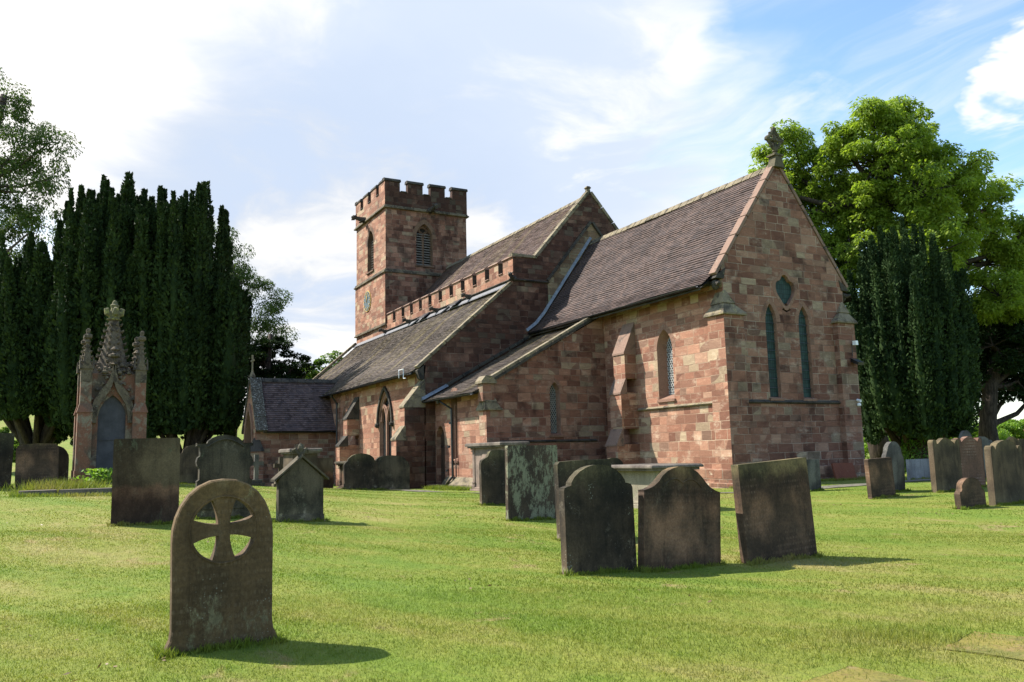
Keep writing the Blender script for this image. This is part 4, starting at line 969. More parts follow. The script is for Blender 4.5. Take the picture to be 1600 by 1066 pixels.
for (a, b), (c, d) in zip(mE, mE[1:]): mc.box(x1 - t_ - .05, x1 + .06, b + .05, c - .05, zc, zc + .08); mc.box(x0 - .05, x0 + t_ + .06, b + .05, c - .05, zc, zc + .08)
for (a, b), (c, d) in zip(mS, mS[1:]): mc.box(b + .05, c - .05, y0 - .06, y0 + t_ + .05, zc, zc + .08)
sf = [(y0 - .003)]
bt_ = mb.build('battlements', [MAT['tower_top']], tower)
mb = MB(); yy = y0 - .004
for a, b, z0, z1 in [(x0, x1, 17.9, zc)] + [(max(x0, a), min(x1, b), zc, zt) for a, b in mS]: mb.face([(a, yy, z0), (b, yy, z0), (b, yy, z1), (a, yy, z1)])
mb.build('battlement_facing', [MAT['parapet']], tower)
mc.build('battlement_coping', [MAT['trim_dark']], tower, bevel=0.015)
two_light('belfry_window', tower, belE, tw, 0.42, True, False, 'surround_dark'); two_light('belfry_window', tower, belS, ts, 0.42, True, False, 'surround_dark')
mb = MB(); inn = reveal(mb, slit, ts, 0.3); mb.sheet(inn, [], lambda a, b: ts(a, b, .29), 1); mb.build('slit_window', [MAT['surround'], MAT['dark']], tower, loc=(0, -.075, 0))
mb = MB(); cx, cz = -33.3, 12.0
yy = TY0 - .075
def disc(r, y, mt, n=28): mb.prism([(cx + r * math.cos(2 * math.pi * k / n), y, cz + r * 1.0 * math.sin(2 * math.pi * k / n)) for k in range(n)], (0, 0.06, 0), mt)
disc(.74, yy - .05, 1); disc(.68, yy - .065, 0)
for k in range(12):
    a = math.pi / 6 * k; u_ = Vector((math.cos(a), 0, math.sin(a))); v_ = Vector((-u_.z, 0, u_.x)) * .03; p = Vector((cx, yy - .075, cz)) + u_ * .5; q = p + u_ * .13; mb.hexa([p - v_, q - v_, q + v_, p + v_] + [w_ + Vector((0, -.015, 0)) for w_ in (p - v_, q - v_, q + v_, p + v_)], 1)
for a, L_, wd in ((math.pi / 2, .55, .03), (R(75), .36, .04)):
    u_ = Vector((math.cos(a), 0, math.sin(a))); v_ = Vector((-u_.z, 0, u_.x)) * wd; p = Vector((cx, yy - .095, cz)) - u_ * .1; q = p + u_ * (L_ + .1); mb.hexa([p - v_, q - v_, q + v_, p + v_] + [w_ + Vector((0, -.015, 0)) for w_ in (p - v_, q - v_, q + v_, p + v_)], 1)
mb.build('clock', [MAT['clock'], MAT['gold']], tower)
gargoyle(tower, (-33.9, TY0 - .1, 17.95), (-.1, -1, 0), .85); gargoyle(tower, (TX1 + .1, 1.95, 17.9), (1, 0.1, 0), 0.85)

# ------------------------------------------------ porch
px = -27.56; pf = -10.22; hwid = 1.72
mb = MB()
fy = plane_y(pf); pa = lancet(px - .95, px + .95, ZB, 2.2, 4.1, 8)
mb.sheet([(px - hwid, ZB), (px + hwid, ZB), (px + hwid, 3.15), (px, 5.85), (px - hwid, 3.15)], [[(a, max(b, ZB + .01)) for a, b in pa]], lambda a, b: fy(a, b), 1)
for s in (1, -1): mb.face([(px + s * hwid, pf, ZB), (px + s * hwid, AY, ZB), (px + s * hwid, AY, 3.15), (px + s * hwid, pf, 3.15)], 0)
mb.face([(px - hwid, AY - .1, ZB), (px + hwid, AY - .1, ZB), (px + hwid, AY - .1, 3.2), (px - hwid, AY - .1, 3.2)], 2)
porch = P_(mb.build('porch', [MAT['porch'], MAT['aisle'], MAT['dark']], church))
pr = [(px + 2.02, 2.84), (px + 1.75, 3.10), (px, 5.86)]
roof('roof', porch, pf + .52, -5.0, pr, YX, 'tile_porch', seed=11, gauge=0.14)
roof('roof', porch, pf + .52, -5.0, [(2 * px - a, z) for a, z in pr], YX, 'tile_porch', seed=12, gauge=0.14)
ridge_tiles(porch, (px, pf + .3, 5.92), (px, -4.7, 5.92), 0.13, 'trim_dark')
gutter(porch, pf + .35, -6.1, px + 2.07, 2.80, YX, 0.055)
mb = MB(); A = Vector((px, pf - .06, 5.90))
strip(mb, [(px + 2.05, pf - .06, 2.80), A], (0, 1, 0), 0.62, 0.16); strip(mb, [(px - 2.05, pf - .06, 2.80), A], (0, 1, 0), 0.62, 0.16)
mb.build('gable_coping', [trim('white lichened porch coping', (0.09, 0.08, 0.065), (0.045, 0.04, 0.035), (0.42, 0.42, 0.38), 0.55, 0.3, 5)], porch, bevel=0.012)
mb = MB(); mb.lathe([(.2, 0), (.16, .1), (.07, .3), (.05, .55)], (px, pf + .1, 6.0), 6); 
for a in ((0, 1), (0, -1), (1, 0)): mb.tube([(px, pf + .1, 6.95), (px + .28 * (a[1] if a[1] else 0), pf + .1, 6.95 + .32 * a[0])], [.05, .07], 6)
mb.tube([(px, pf + .1, 6.5), (px, pf + .1, 7.2)], .05, 6); mb.build('finial_cross', [MAT['trim_lichen']], porch)
mb = MB(); h0 = arch(px - .95, px + .95, 2.2, 4.1, 8); h1 = arch(px - 1.2, px + 1.2, 2.2, 4.5, 8); band(mb, h1, h0, fy, -.09, .25, 0)
for s in (-1, 1): mb.box(px + s * .95 - (.0 if s > 0 else .25), px + s * .95 + (.25 if s > 0 else 0), pf - .09, pf + .25, ZB, 2.2, 0)
mb.build('archway', [MAT['surround']], porch)
for s in (1, -1):
    mb = MB(); xa, xb = sorted((px + s * (hwid - .2), px + s * (hwid + .42)))
    mb.box(xa, xb, pf - .42, pf + .35, ZB, 1.75, 0)
    mb.hexa([(xa - .05, pf - .47, 1.75), (xb + .05, pf - .47, 1.75), (xb + .05, pf + .4, 1.75), (xa - .05, pf + .4, 1.75), (xa + (.0 if s > 0 else .5), pf - .05, 2.5), (xb - (.5 if s > 0 else .0), pf - .05, 2.5), (xb - (.5 if s > 0 else .0), pf + .2, 2.5), (xa + (.0 if s > 0 else .5), pf + .2, 2.5)], 1)
    mb.build('buttress', [MAT['porch'], MAT['trim_dark']], porch)
# ================================================================ GRAVESTONES
def stone(name, label, x, y, w, h, half, mat, t=0.11, rz=0.0, rx=0.0, ry=0.0, cat='gravestone', group=None, dz=0.0, extra=None, holes=None):
    """half: right-hand outline, (0..0.5, 0..1) from base to the middle top"""
    z = gz(x, y) + dz
    pts = [(a * w, b * h) for a, b in half]
    o2 = [(-a, b) for a, b in reversed(pts) if a > 1e-6]
    out = [(pts[0][0], -0.35)] + pts + o2 + [(-pts[0][0], -0.35)]
    rg = random.Random(int(x * 100 + y * 37)); out = [(a + rg.uniform(-.004, .004), b + rg.uniform(-.003, .003)) for a, b in out]
    mb = MB()
    if holes:
        F = lambda a, b: (t / 2, a, b); B = lambda a, b: (-t / 2, a, b)
        mb.sheet(out, holes, F); mb.sheet(out, holes, B)
        for loop in [out] + holes:
            for k in range(len(loop)): j = (k + 1) % len(loop); mb.face([F(*loop[k]), F(*loop[j]), B(*loop[j]), B(*loop[k])])
    else: mb.prism([(-t / 2, a, b) for a, b in out], (t, 0, 0))
    if extra: extra(mb, w, h, t)
    o = mb.build(name, [MAT[mat] if isinstance(mat, str) else mat], None, bevel=0.0 if holes else 0.009, loc=(x, y, z))
    o.rotation_euler = (R(rx), R(ry), R(rz)); tag(o, label, cat, group); STONES.append((x, y, w, t, rz)); return o
STONES = []
RECT = [(.5, 0), (.5, .985), (.485, 1), (0, 1)]
SH14 = [(.5, 0), (.5, .775), (.485, .80), (.44, .815), (.395, .82), (.385, .85), (.34, .90), (.26, .95), (.17, .98), (.08, .996), (0, 1)]
OG15 = [(.5, 0), (.5, .755), (.44, .77), (.37, .80), (.31, .85), (.26, .90), (.20, .95), (.12, .985), (.05, .998), (0, 1)]
DOME = [(.5, 0), (.5, .70), (.475, .75), (.43, .785), (.40, .80), (.385, .85), (.34, .90), (.26, .955), (.16, .985), (.08, .997), (0, 1)]
SH11 = [(.5, 0), (.5, .76), (.48, .815), (.43, .84), (.36, .86), (.31, .885), (.28, .93), (.25, .975), (.2, .99), (0, 1)]
SH6 = [(.5, 0), (.5, .45), (.455, .47), (.455, .60), (.50, .63), (.515, .68), (.49, .73), (.455, .75), (.455, .86), (.51, .872), (.51, .90), (.33, .90), (.30, .93), (.23, .965), (.13, .99), (0, 1)]
GAB20 = [(.5, 0), (.5, .915), (.485, .95), (.44, .97), (.39, .965), (.355, .935), (.345, .90), (.335, .885), (.20, .945), (.08, .992), (0, 1)]
HIGH23 = [(.5, 0), (.5, .86), (.485, .895), (.44, .915), (.39, .905), (.355, .87), (.345, .84), (.325, .90), (.26, .95), (.15, .985), (.06, .998), (0, 1)]
SM24 = [(.5, 0), (.5, .50), (.47, .56), (.42, .60), (.39, .66), (.38, .74), (.34, .84), (.26, .93), (.14, .985), (0, 1)]
TALL19 = [(.5, 0), (.5, .58), (.49, .66), (.45, .72), (.40, .76), (.385, .80), (.35, .87), (.27, .94), (.15, .985), (0, 1)]
PED = [(.5, 0), (.5, .80), (.44, .84), (.25, .93), (.08, .985), (0, 1)]
ROUND = [(.5, 0), (.5, .62), (.48, .74), (.42, .85), (.33, .93), (.2, .98), (.08, .998), (0, 1)]

# wheel-cross stone in the foreground
def wheel():
    w, h, t = 0.80, 1.32, 0.12; cz, r = h * 0.703, 0.245
    out = []
    bw = 0.405; 
    half = [(.425, -.3), (.425, .03), (.405, .09), (.385, .13), (.375, .20), (.377, .55), (.380, .86), (.375, .95), (.355, 1.04), (.318, 1.13), (.262, 1.21), (.19, 1.27), (.10, 1.31), (0, 1.32)]
    out = half + [(-a, b) for a, b in reversed(half) if a > 0]
    holes = []
    for q in range(4):
        L = []; a0 = R(90 * q)
        def rot(px, pz): return (px * math.cos(a0) - pz * math.sin(a0), cz + px * math.sin(a0) + pz * math.cos(a0))
        c = 0.043
        for k in range(7):      # along one arm edge outwards
            s = k / 6; d = c + (r * math.cos(R(21)) - c) * s; hw_ = c + (r * math.sin(R(21)) - c) * s ** 1.9; L.append(rot(d, hw_))
        for k in range(1, 7): a = R(21 + 48 * k / 7); L.append(rot(r * math.cos(a), r * math.sin(a)))
        for k in range(7):
            s = 1 - k / 6; d = c + (r * math.cos(R(21)) - c) * s; hw_ = c + (r * math.sin(R(21)) - c) * s ** 1.9
            if k < 6: L.append(rot(hw_, d))
        holes.append(L)
    mb = MB(); F = lambda a, b: (t / 2, a, b); B = lambda a, b: (-t / 2, a, b)
    ch = 0.012; inn = [(a * (1 - ch / .4), b if b < 0.2 else b - ch * max(0, (b - .9)) / .42) for a, b in out]
    mb.sheet(inn, holes, F); mb.sheet(inn, holes, B); n = len(out)
    for k in range(n):
        j = (k + 1) % n
        for fx, sg in ((t / 2, 1), (-t / 2, -1)): mb.face([(fx, *inn[k]), (fx, *inn[j]), (fx - sg * ch, *out[j]), (fx - sg * ch, *out[k])])
        mb.face([(t / 2 - ch, *out[k]), (t / 2 - ch, *out[j]), (-t / 2 + ch, *out[j]), (-t / 2 + ch, *out[k])])
    for L in holes:
        for k in range(len(L)): j = (k + 1) % len(L); mb.face([F(*L[k]), F(*L[j]), B(*L[j]), B(*L[k])])
    # raised moulding round the wheel
    for fx in (t / 2, -t / 2):
        mb.tube([(fx, (r + .012) * math.cos(2 * math.pi * k / 40), cz + (r + .012) * math.sin(2 * math.pi * k / 40)) for k in range(41)], 0.009, 6, cap=False)
    m = grave('olive brown headstone', base=(0.165, 0.112, 0.062), dark=(0.085, 0.060, 0.035), pale=0.30, spots=0.9, band=[(0.0, (.42, .42, .34)), (.12, (.5, .46, .38)), (.35, (.46, .43, .38)), (.6, (.52, .48, .42)), (.8, (.72, .66, .5))], rows=0.5, rowc=(0.23, 0.17, 0.11), seed=3.1, green=0.12, greenc=(0.22, 0.21, 0.14))
    x, y = 13.76, -18.325; o = mb.build('wheel_cross_headstone', [m], None, loc=(x, y, gz(x, y) - .03)); o.rotation_euler = (R(0.9), R(1.0), R(1.5))
    tag(o, 'brown round topped headstone pierced by a wheel cross, nearest to the viewer', 'gravestone')
    STONES.append((x, y, 0.86, t, 0))
wheel()
gm = {}
gm['black'] = grave('black weathered headstone', base=(0.078, 0.058, 0.038), dark=(0.022, 0.018, 0.013), seed=1.0, pale=0.85, spots=1.3, band=[(0.0, (.9, .85, .75)), (.12, (.7, .66, .6)), (.3, (.55, .52, .5)), (.6, (.5, .48, .46)), (.72, (.7, .75, .6)), (.8, (1.0, 1.1, .85))])
gm['brown'] = grave('brown weathered headstone', base=(0.165, 0.098, 0.062), dark=(0.040, 0.030, 0.021), seed=7.0, pale=0.5, spots=0.8, rows=0.3, rowc=(0.26, 0.18, 0.13), band=[(0.0, (.5, .48, .42)), (.2, (.95, .9, .82)), (.46, (.9, .82, .75)), (.58, (.34, .32, .30)), (.72, (.5, .52, .40)), (.78, (.9, 1.0, .7))])
gm['rust'] = grave('rusty brown headstone', base=(0.170, 0.108, 0.070), dark=(0.048, 0.035, 0.024), seed=12.4, pale=0.15, spots=0.2, green=0.0, rows=0.5, rowc=(0.30, 0.20, 0.14), band=[(0.0, (.35, .33, .30)), (.10, (.6, .56, .5)), (.28, (.95, .85, .78)), (.46, (.8, .7, .62)), (.60, (.28, .26, .25)), (.68, (.35, .36, .30)), (.76, (1.0, 1.15, .8))])
gm['lichen'] = grave('green lichened headstone', base=(0.100, 0.070, 0.046), dark=(0.055, 0.040, 0.028), seed=4.0, green=0.50, greenc=(0.29, 0.29, 0.185), pale=0.1, spots=1.6)
gm['slab2'] = grave('mottled dark slab', base=(0.120, 0.088, 0.060), dark=(0.045, 0.030, 0.020), seed=15.0, band=[(0.0, (.4, .36, .34)), (.25, (.5, .38, .35)), (.38, (.95, .72, .62)), (.44, (.55, .55, .45)), (.7, (.7, .72, .6)), (.92, (.5, .52, .42))], green=0.22, greenc=(0.095, 0.098, 0.070), pale=0.3, spots=0.2)
gm['grey'] = grave('grey headstone', base=(0.21, 0.20, 0.17), dark=(0.07, 0.065, 0.058), seed=18.0, pale=0.5, spots=0.4)
gm['red'] = grave('red lettered headstone', base=(0.215, 0.115, 0.078), dark=(0.13, 0.074, 0.052), seed=21.0, pale=0.12, spots=0.1, rows=0.9, rowc=(0.42, 0.33, 0.27))
gm['olive'] = grave('olive headstone', base=(0.135, 0.104, 0.070), dark=(0.058, 0.046, 0.033), seed=25.0, pale=0.3, spots=0.4, band=[(0.0, (.7, .7, .6)), (.2, (.45, .42, .38)), (.4, (.55, .5, .45)), (.7, (.5, .47, .42)), (.9, (.8, .8, .6))])
gm['gab'] = grave('gabled dark headstone', base=(0.105, 0.088, 0.062), dark=(0.028, 0.025, 0.018), seed=28.0, band=[(0.0, (.9, .85, .75)), (.10, (1.3, 1.25, 1.1)), (.22, (.6, .58, .52)), (.5, (.7, .66, .6)), (.8, (.5, .5, .45))], green=0.10, greenc=(0.13, 0.15, 0.10), pale=0.75, spots=0.3)
gm['pale'] = grave('pale grey stone', base=(0.36, 0.36, 0.37), dark=(0.22, 0.22, 0.23), seed=31.0, pale=0.3, spots=0.1)
gm['cream'] = grave('cream tomb stone', base=(0.40, 0.345, 0.25), dark=(0.27, 0.235, 0.17), seed=34.0, pale=0.3, spots=0.1, green=0.15, greenc=(0.22, 0.24, 0.13))
gm['lid'] = grave('grey brown tomb lid', base=(0.24, 0.20, 0.16), dark=(0.11, 0.09, 0.075), seed=37.0, pale=0.6, spots=0.7, green=0.1)
gm['pink'] = grave('pinkish tomb stone', base=(0.36, 0.265, 0.21), dark=(0.20, 0.15, 0.12), seed=40.0, pale=0.3, spots=0.2)
GR = 'old headstones standing in the churchyard'
S = stone
S('headstone', 'broad square topped slab with mottled green and brown face, left of the wheel cross stone', 4.62, -18.15, 1.08, 1.50, RECT, gm['slab2'], 0.12, rz=-3, rx=0.3, group=GR)
S('headstone', 'tall plain headstone cut off by the left edge of the photo', -3.9, -21.1, 1.0, 1.40, RECT, gm['black'], 0.14, rx=-1, group=GR)
S('headstone', 'low dark slab with rounded corners left of the gothic monument', -3.65, -20.02, 0.95, 1.10, [(.5, 0), (.5, .90), (.46, .96), (.40, .99), (0, 1)], gm['rust'], 0.12, rx=1, group=GR)
S('headstone', 'black round topped headstone half hidden between low slab and gothic monument', -7.6, -19.75, 0.9, 1.12, ROUND, gm['black'], 0.1, group=GR)
S('headstone', 'sliver of black headstone behind the left edge stones', -9.5, -21.7, 0.8, 0.95, ROUND, gm['black'], 0.1, group=GR)
S('headstone', 'tall dark headstone with arched middle, square shoulders and side scrolls, behind the wheel cross', 4.0, -16.73, 1.02, 1.58, SH6, gm['gab'], 0.14, rz=2, group=GR,
  extra=lambda mb, w, h, t: (mb.box(t / 2, t / 2 + .02, -w * .40, w * .40, .18, h * .42), mb.tube([(t / 2 + .02, -w * .33 + w * .66 * k / 14, h * .86 + math.sin(math.pi * k / 14) * h * .09) for k in range(15)], .018, 5)))
S('headstone', 'dark round shouldered headstone under the yews right of the mottled slab', -7.2, -15.75, 1.05, 1.25, DOME, gm['olive'], 0.1, group=GR)
S('headstone', 'plain dark headstone under the yews just left of the side scrolled stone', -8.4, -14.7, 0.95, 1.15, PED, gm['black'], 0.1, group=GR)
def gab(mb, w, h, t):
    for s in (-1, 1):
        mb.hexa([(-t * .9, 0, h * .84), (t * .9, 0, h * .84), (t * .9, s * w * .56, h * .53), (-t * .9, s * w * .56, h * .53), (-t * .9, 0, h * .87), (t * .9, 0, h * .87), (t * .9, s * w * .56, h * .56), (-t * .9, s * w * .56, h * .56)])
        mb.tube([(t * .35, s * w * .42, 0.05), (t * .35, s * w * .42, h * .52)], 0.028, 8)
        mb.tube([(0, 0, h * .87), (0, s * .06, h * .90), (0, s * .115, h * .945), (0, s * .150, h * .93), (0, s * .14, h * .895)], [.045, .042, .042, .038, .02], 7)
    mb.tube([(0, 0, h * .82), (0, 0, h * .91), (0, 0, h * .955), (0, 0, h * .99), (0, 0, h * 1.03)], [.06, .045, .062, .05, .01], 8)
    mb.box(t / 2, t / 2 + .03, -w * .47, w * .47, -.1, .12)
S('gabled_headstone', 'house shaped dark headstone with sloping stone gable and three lobed finial', 4.95, -15.51, 0.93, 1.42, [(.46, 0), (.46, .56), (0, .83)], gm['gab'], 0.15, rz=4, extra=gab, group=GR)
S('headstone', 'black domed headstone, left one of the close pair before the aisle', -9.4, -9.62, 1.30, 1.33, DOME, gm['black'], 0.12, rx=1.0, group=GR)
S('headstone', 'greyish domed headstone, right one of the close pair before the aisle', -9.9, -8.30, 1.55, 1.33, [(.5, 0), (.5, .66), (.475, .76), (.44, .82), (.40, .84), (.38, .89), (.32, .945), (.2, .985), (0, 1)], gm['gab'], 0.12, rx=-1.0, group=GR)
S('headstone', 'narrow black headstone with stepped shoulder, half behind the green lichened slab', 2.55, -10.05, 0.98, 1.33, SH11, gm['black'], 0.11, group=GR)
S('headstone', 'square topped headstone thickly covered in pale green lichen', 6.25, -11.22, 1.17, 1.46, RECT, gm['lichen'], 0.10, rz=2, rx=-.5, group=GR)
S('headstone', 'plain black square topped slab behind the round shouldered black stone', 9.32, -11.98, 1.08, 1.25, [(.5, 0), (.5, .96), (.46, .995), (0, 1)], gm['black'], 0.11, rz=3, rx=1.2, group=GR)
S('headstone', 'black headstone with high round top and small shoulders at the front of the middle group', 12.26, -13.74, 0.99, 1.28, SH14, gm['black'], 0.12, rz=-1, rx=0.8, group=GR)
S('headstone', 'brown headstone with ogee top leaning right beside the black one', 12.42, -12.65, 1.17, 1.25, OG15, gm['brown'], 0.12, rz=-3, rx=-3.6, group=GR,
  extra=lambda mb, w, h, t: mb.tube([(t / 2, -w * .25 + w * .5 * k / 16, h * .80 + .06 * abs(math.sin(k / 16 * math.pi * 2)) + .05 * math.sin(k / 16 * math.pi)) for k in range(17)], .012, 5))
S('headstone', 'rusty brown square slab with sloping top, leaning left on the open lawn', 12.66, -11.18, 1.20, 1.27, [(.5, 0), (.5, .995), (.49, 1), (0, 1)], gm['rust'], 0.13, rz=-2, rx=3.4, group=GR)
S('headstone', 'black round headstone top peeping over the chest tomb lid', -1.0, -4.1, 0.92, 1.17, DOME, gm['black'], 0.10, group=GR)
S('headstone', 'thin pale grey headstone edge beside the leaning rusty slab', 3.4, -0.10, 0.55, 0.92, RECT, gm['grey'], 0.07, rz=0, rx=0, group=GR)
S('leaning_slab', 'small plain red stone slab propped against the east wall', 0.42, 4.9, 1.05, 0.62, RECT, 'red_stone', 0.07, ry=-14, cat='slab')
S('headstone', 'dark brown square headstone tilting left on the right lawn', 6.28, -0.86, 0.86, 1.00, [(.5, 0), (.5, .98), (.48, 1), (0, 1)], gm['rust'], 0.13, rx=2.5, rz=-3, group=GR)
S('headstone', 'grey round headed headstone leaning right behind the small tilted brown one', 5.45, 0.72, 0.92, 1.38, TALL19, gm['grey'], 0.11, rx=-4.5, rz=6, group=GR)
S('headstone', 'wide low whitish slab in shade before the ivy', 2.74, 5.85, 1.45, 0.66, RECT, gm['pale'], 0.16, group=GR)
S('headstone', 'olive headstone with pointed middle and round shoulders, largest of the right row', 6.34, 1.76, 1.10, 1.44, GAB20, gm['olive'], 0.14, rz=-2, group=GR)
S('headstone', 'red headstone with rows of pale lettering and pointed top', 6.35, 2.80, 1.08, 1.42, GAB20, gm['red'], 0.13, rz=-1, group=GR)
S('headstone', 'large olive headstone with tall round middle at the right edge', 9.45, -0.72, 1.20, 1.42, HIGH23, gm['olive'], 0.15, rx=-.5, group=GR)
S('headstone', 'very small dark round headstone in front of the right row', 9.38, -1.98, 0.80, 0.65, SM24, gm['rust'], 0.13, rz=-4, rx=2, group=GR)
S('headstone', 'small round topped headstone behind the gap in the right row', 3.35, 6.75, 0.75, 1.32, ROUND, gm['brown'], 0.1, group=GR)
S('headstone', 'tall grey headstone with rounded top rising behind the red lettered stone', 2.6, 8.55, 0.72, 1.66, ROUND, gm['grey'], 0.1, group=GR)
S('headstone', 'grey headstone with small round corner right of the red lettered stone', 3.9, 7.4, 1.0, 1.38, HIGH23, gm['grey'], 0.1, group=GR)
S('headstone', 'pinkish headstone with pointed top behind the large olive one', 4.3, 8.4, 0.95, 1.38, PED, gm['brown'], 0.1, group=GR)
S('headstone', 'dark square block headstone at the far right behind the others', 2.5, 12.3, 1.3, 1.45, RECT, gm['slab2'], 0.3, group=GR)
S('headstone', 'brown headstone with round shoulder cut by the right edge', 6.6, 6.0, 1.0, 1.34, HIGH23, gm['brown'], 0.12, group=GR)
S('headstone', 'dark upright slab beside the pale topped table tomb near the porch', -13.2, -9.95, 0.72, 1.25, RECT, gm['slab2'], 0.1, group=GR)
def cross(label, x, y, h, mat):
    mb = MB(); t = .07; b = .075; a = h * .72
    mb.prism([(-t, p, q) for p, q in [(-b, -.3), (b, -.3), (b, a - b), (.26, a - b), (.26, a + b), (b, a + b), (b, h), (-b, h), (-b, a + b), (-.26, a + b), (-.26, a - b), (-b, a - b)]], (2 * t, 0, 0))
    mb.box(-.2, .2, -.3, .3, -.3, .14); mb.box(-.14, .14, -.22, .22, .14, .26)
    o = mb.build('cross_headstone', [mat], None, bevel=.008, loc=(x, y, gz(x, y))); tag(o, label, 'gravestone', GR)
cross('grey stone cross nearest the porch arch', -11.9, -12.95, 1.20, gm['grey']); cross('grey stone cross just left of the table tomb', -12.0, -12.0, 1.15, gm['gab'])

def chest(name, label, x0, x1, y0, y1, zt, lid, body, over=.2, lt=.10, panels=True, dz=0.0):
    cx, cy = (x0 + x1) / 2, (y0 + y1) / 2; z0 = gz(cx, cy) + dz; H = zt - z0
    root = empty(name, (cx, cy, z0)); hx, hy = (x1 - x0) / 2, (y1 - y0) / 2; tag(root, label, 'tomb')
    mb = MB(); mb.box(-hx, hx, -hy, hy, H - lt, H - .03); mb.hexa([(-hx, -hy, H - .03), (hx, -hy, H - .03), (hx, hy, H - .03), (-hx, hy, H - .03), (-hx + .05, -hy + .05, H), (hx - .05, -hy + .05, H), (hx - .05, hy - .05, H), (-hx + .05, hy - .05, H)])
    mb.box(-hx + .07, hx - .07, -hy + .07, hy - .07, H - lt - .06, H - lt)
    mb.build('lid', [lid], root, bevel=.012)
    bx, by = hx - over, hy - over; mb = MB(); mb.box(-bx, bx, -by, by, -.3, H - lt - .05); mb.build('body', [body], root, bevel=.01)
    mb = MB(); mb.box(-bx - .12, bx + .12, -by - .12, by + .12, -.35, .10); mb.box(-bx - .06, bx + .06, -by - .06, by + .06, .10, .17); mb.build('base', [body], root, bevel=.015)
    if panels:
        for sx in (-1, 1):
            for sy in (-1, 1):
                mb = MB(); px_, py_ = sx * (bx - .06), sy * (by - .06); s = .12
                for zz, ww in ((.17, .13), (.24, .10), (.3, .12), (H - lt - .2, .12), (H - lt - .12, .14)): mb.box(px_ - ww, px_ + ww, py_ - ww, py_ + ww, zz, zz + .06)
                mb.box(px_ - .09, px_ + .09, py_ - .09, py_ + .09, .2, H - lt - .06); mb.build('corner_pilaster', [body], root, bevel=.008)
        for sy in (-1, 1):
            mb = MB(); n = 24; zc = (H - lt + .15) / 2; a = bx * .52; b_ = (H - lt - .4) * .46
            mb.prism([(a * math.cos(2 * math.pi * k / n), sy * by, zc + b_ * math.sin(2 * math.pi * k / n)) for k in range(n)], (0, sy * .035, 0)); mb.build('oval_panel', [body], root, bevel=.008)
    return root
chest('chest_tomb', 'large moulded chest tomb with oval panel standing at the vestry corner', -7.6, -4.73, -6.18, -4.98, 1.72, gm['lid'], gm['pink'], .24, .12)
t2 = chest('chest_tomb', 'sunlit cream chest tomb with broad overhanging lid behind the middle headstones', 3.66, 5.62, -7.72, -6.18, 0.97, gm['lid'], gm['cream'], .27, .08, panels=False)
chest('table_tomb', 'table tomb with pale rounded top slab behind the gabled headstone', -10.9, -9.15, -12.35, -11.15, 1.68, gm['lid'], gm['olive'], .15, .13, panels=False)
chest('chest_tomb', 'low dark slab topped tomb behind the pair of domed headstones', -12.0, -10.0, -9.9, -8.3, 1.17, gm['black'], gm['slab2'], .2, .09, panels=True)

def slab(name, label, x, y, lx, ly, rz, mat, h=.05, cat='grave slab'):
    mb = MB(); rg = random.Random(int(x * 10)); n = 5; P = []
    for (a, b), (c, d) in zip([(-1, -1), (1, -1), (1, 1), (-1, 1)], [(1, -1), (1, 1), (-1, 1), (-1, -1)]):
        for k in range(n): t = k / n; P.append(((a + (c - a) * t) * lx / 2 + rg.uniform(-.015, .015), (b + (d - b) * t) * ly / 2 + rg.uniform(-.015, .015)))
    mb.prism([(a, b, -.2) for a, b in P], (0, 0, .2 + h)); o = mb.build(name, [mat], None, bevel=.012, loc=(x, y, gz(x, y))); o.rotation_euler = (0, 0, R(rz)); tag(o, label, cat); return o
mossm = grave('moss covered slab', base=(0.26, 0.215, 0.045), dark=(0.17, 0.17, 0.04), seed=50.0, pale=0.9, spots=0.0, green=0.35, greenc=(0.27, 0.19, 0.07))
slab('ledger_stone', 'flat ledger stone under yellow moss at the bottom edge', 17.35, -15.05, 1.3, 0.95, 8, mossm, .004)
slab('ledger_stone', 'flat mossy ledger stone at the lower right corner with dry clippings', 17.2, -13.25, 1.25, 0.75, 16, mossm, .004)
slab('kerb_stone', 'flat kerb slab of a grave, left of the two before the gothic monument', -1.7, -19.95, .55, 0.75, 4, gm['lid'], .10, 'kerb')
slab('kerb_stone', 'longer flat kerb slab right of the two before the gothic monument', -1.65, -18.75, .5, 1.5, -2, gm['lid'], .12, 'kerb')

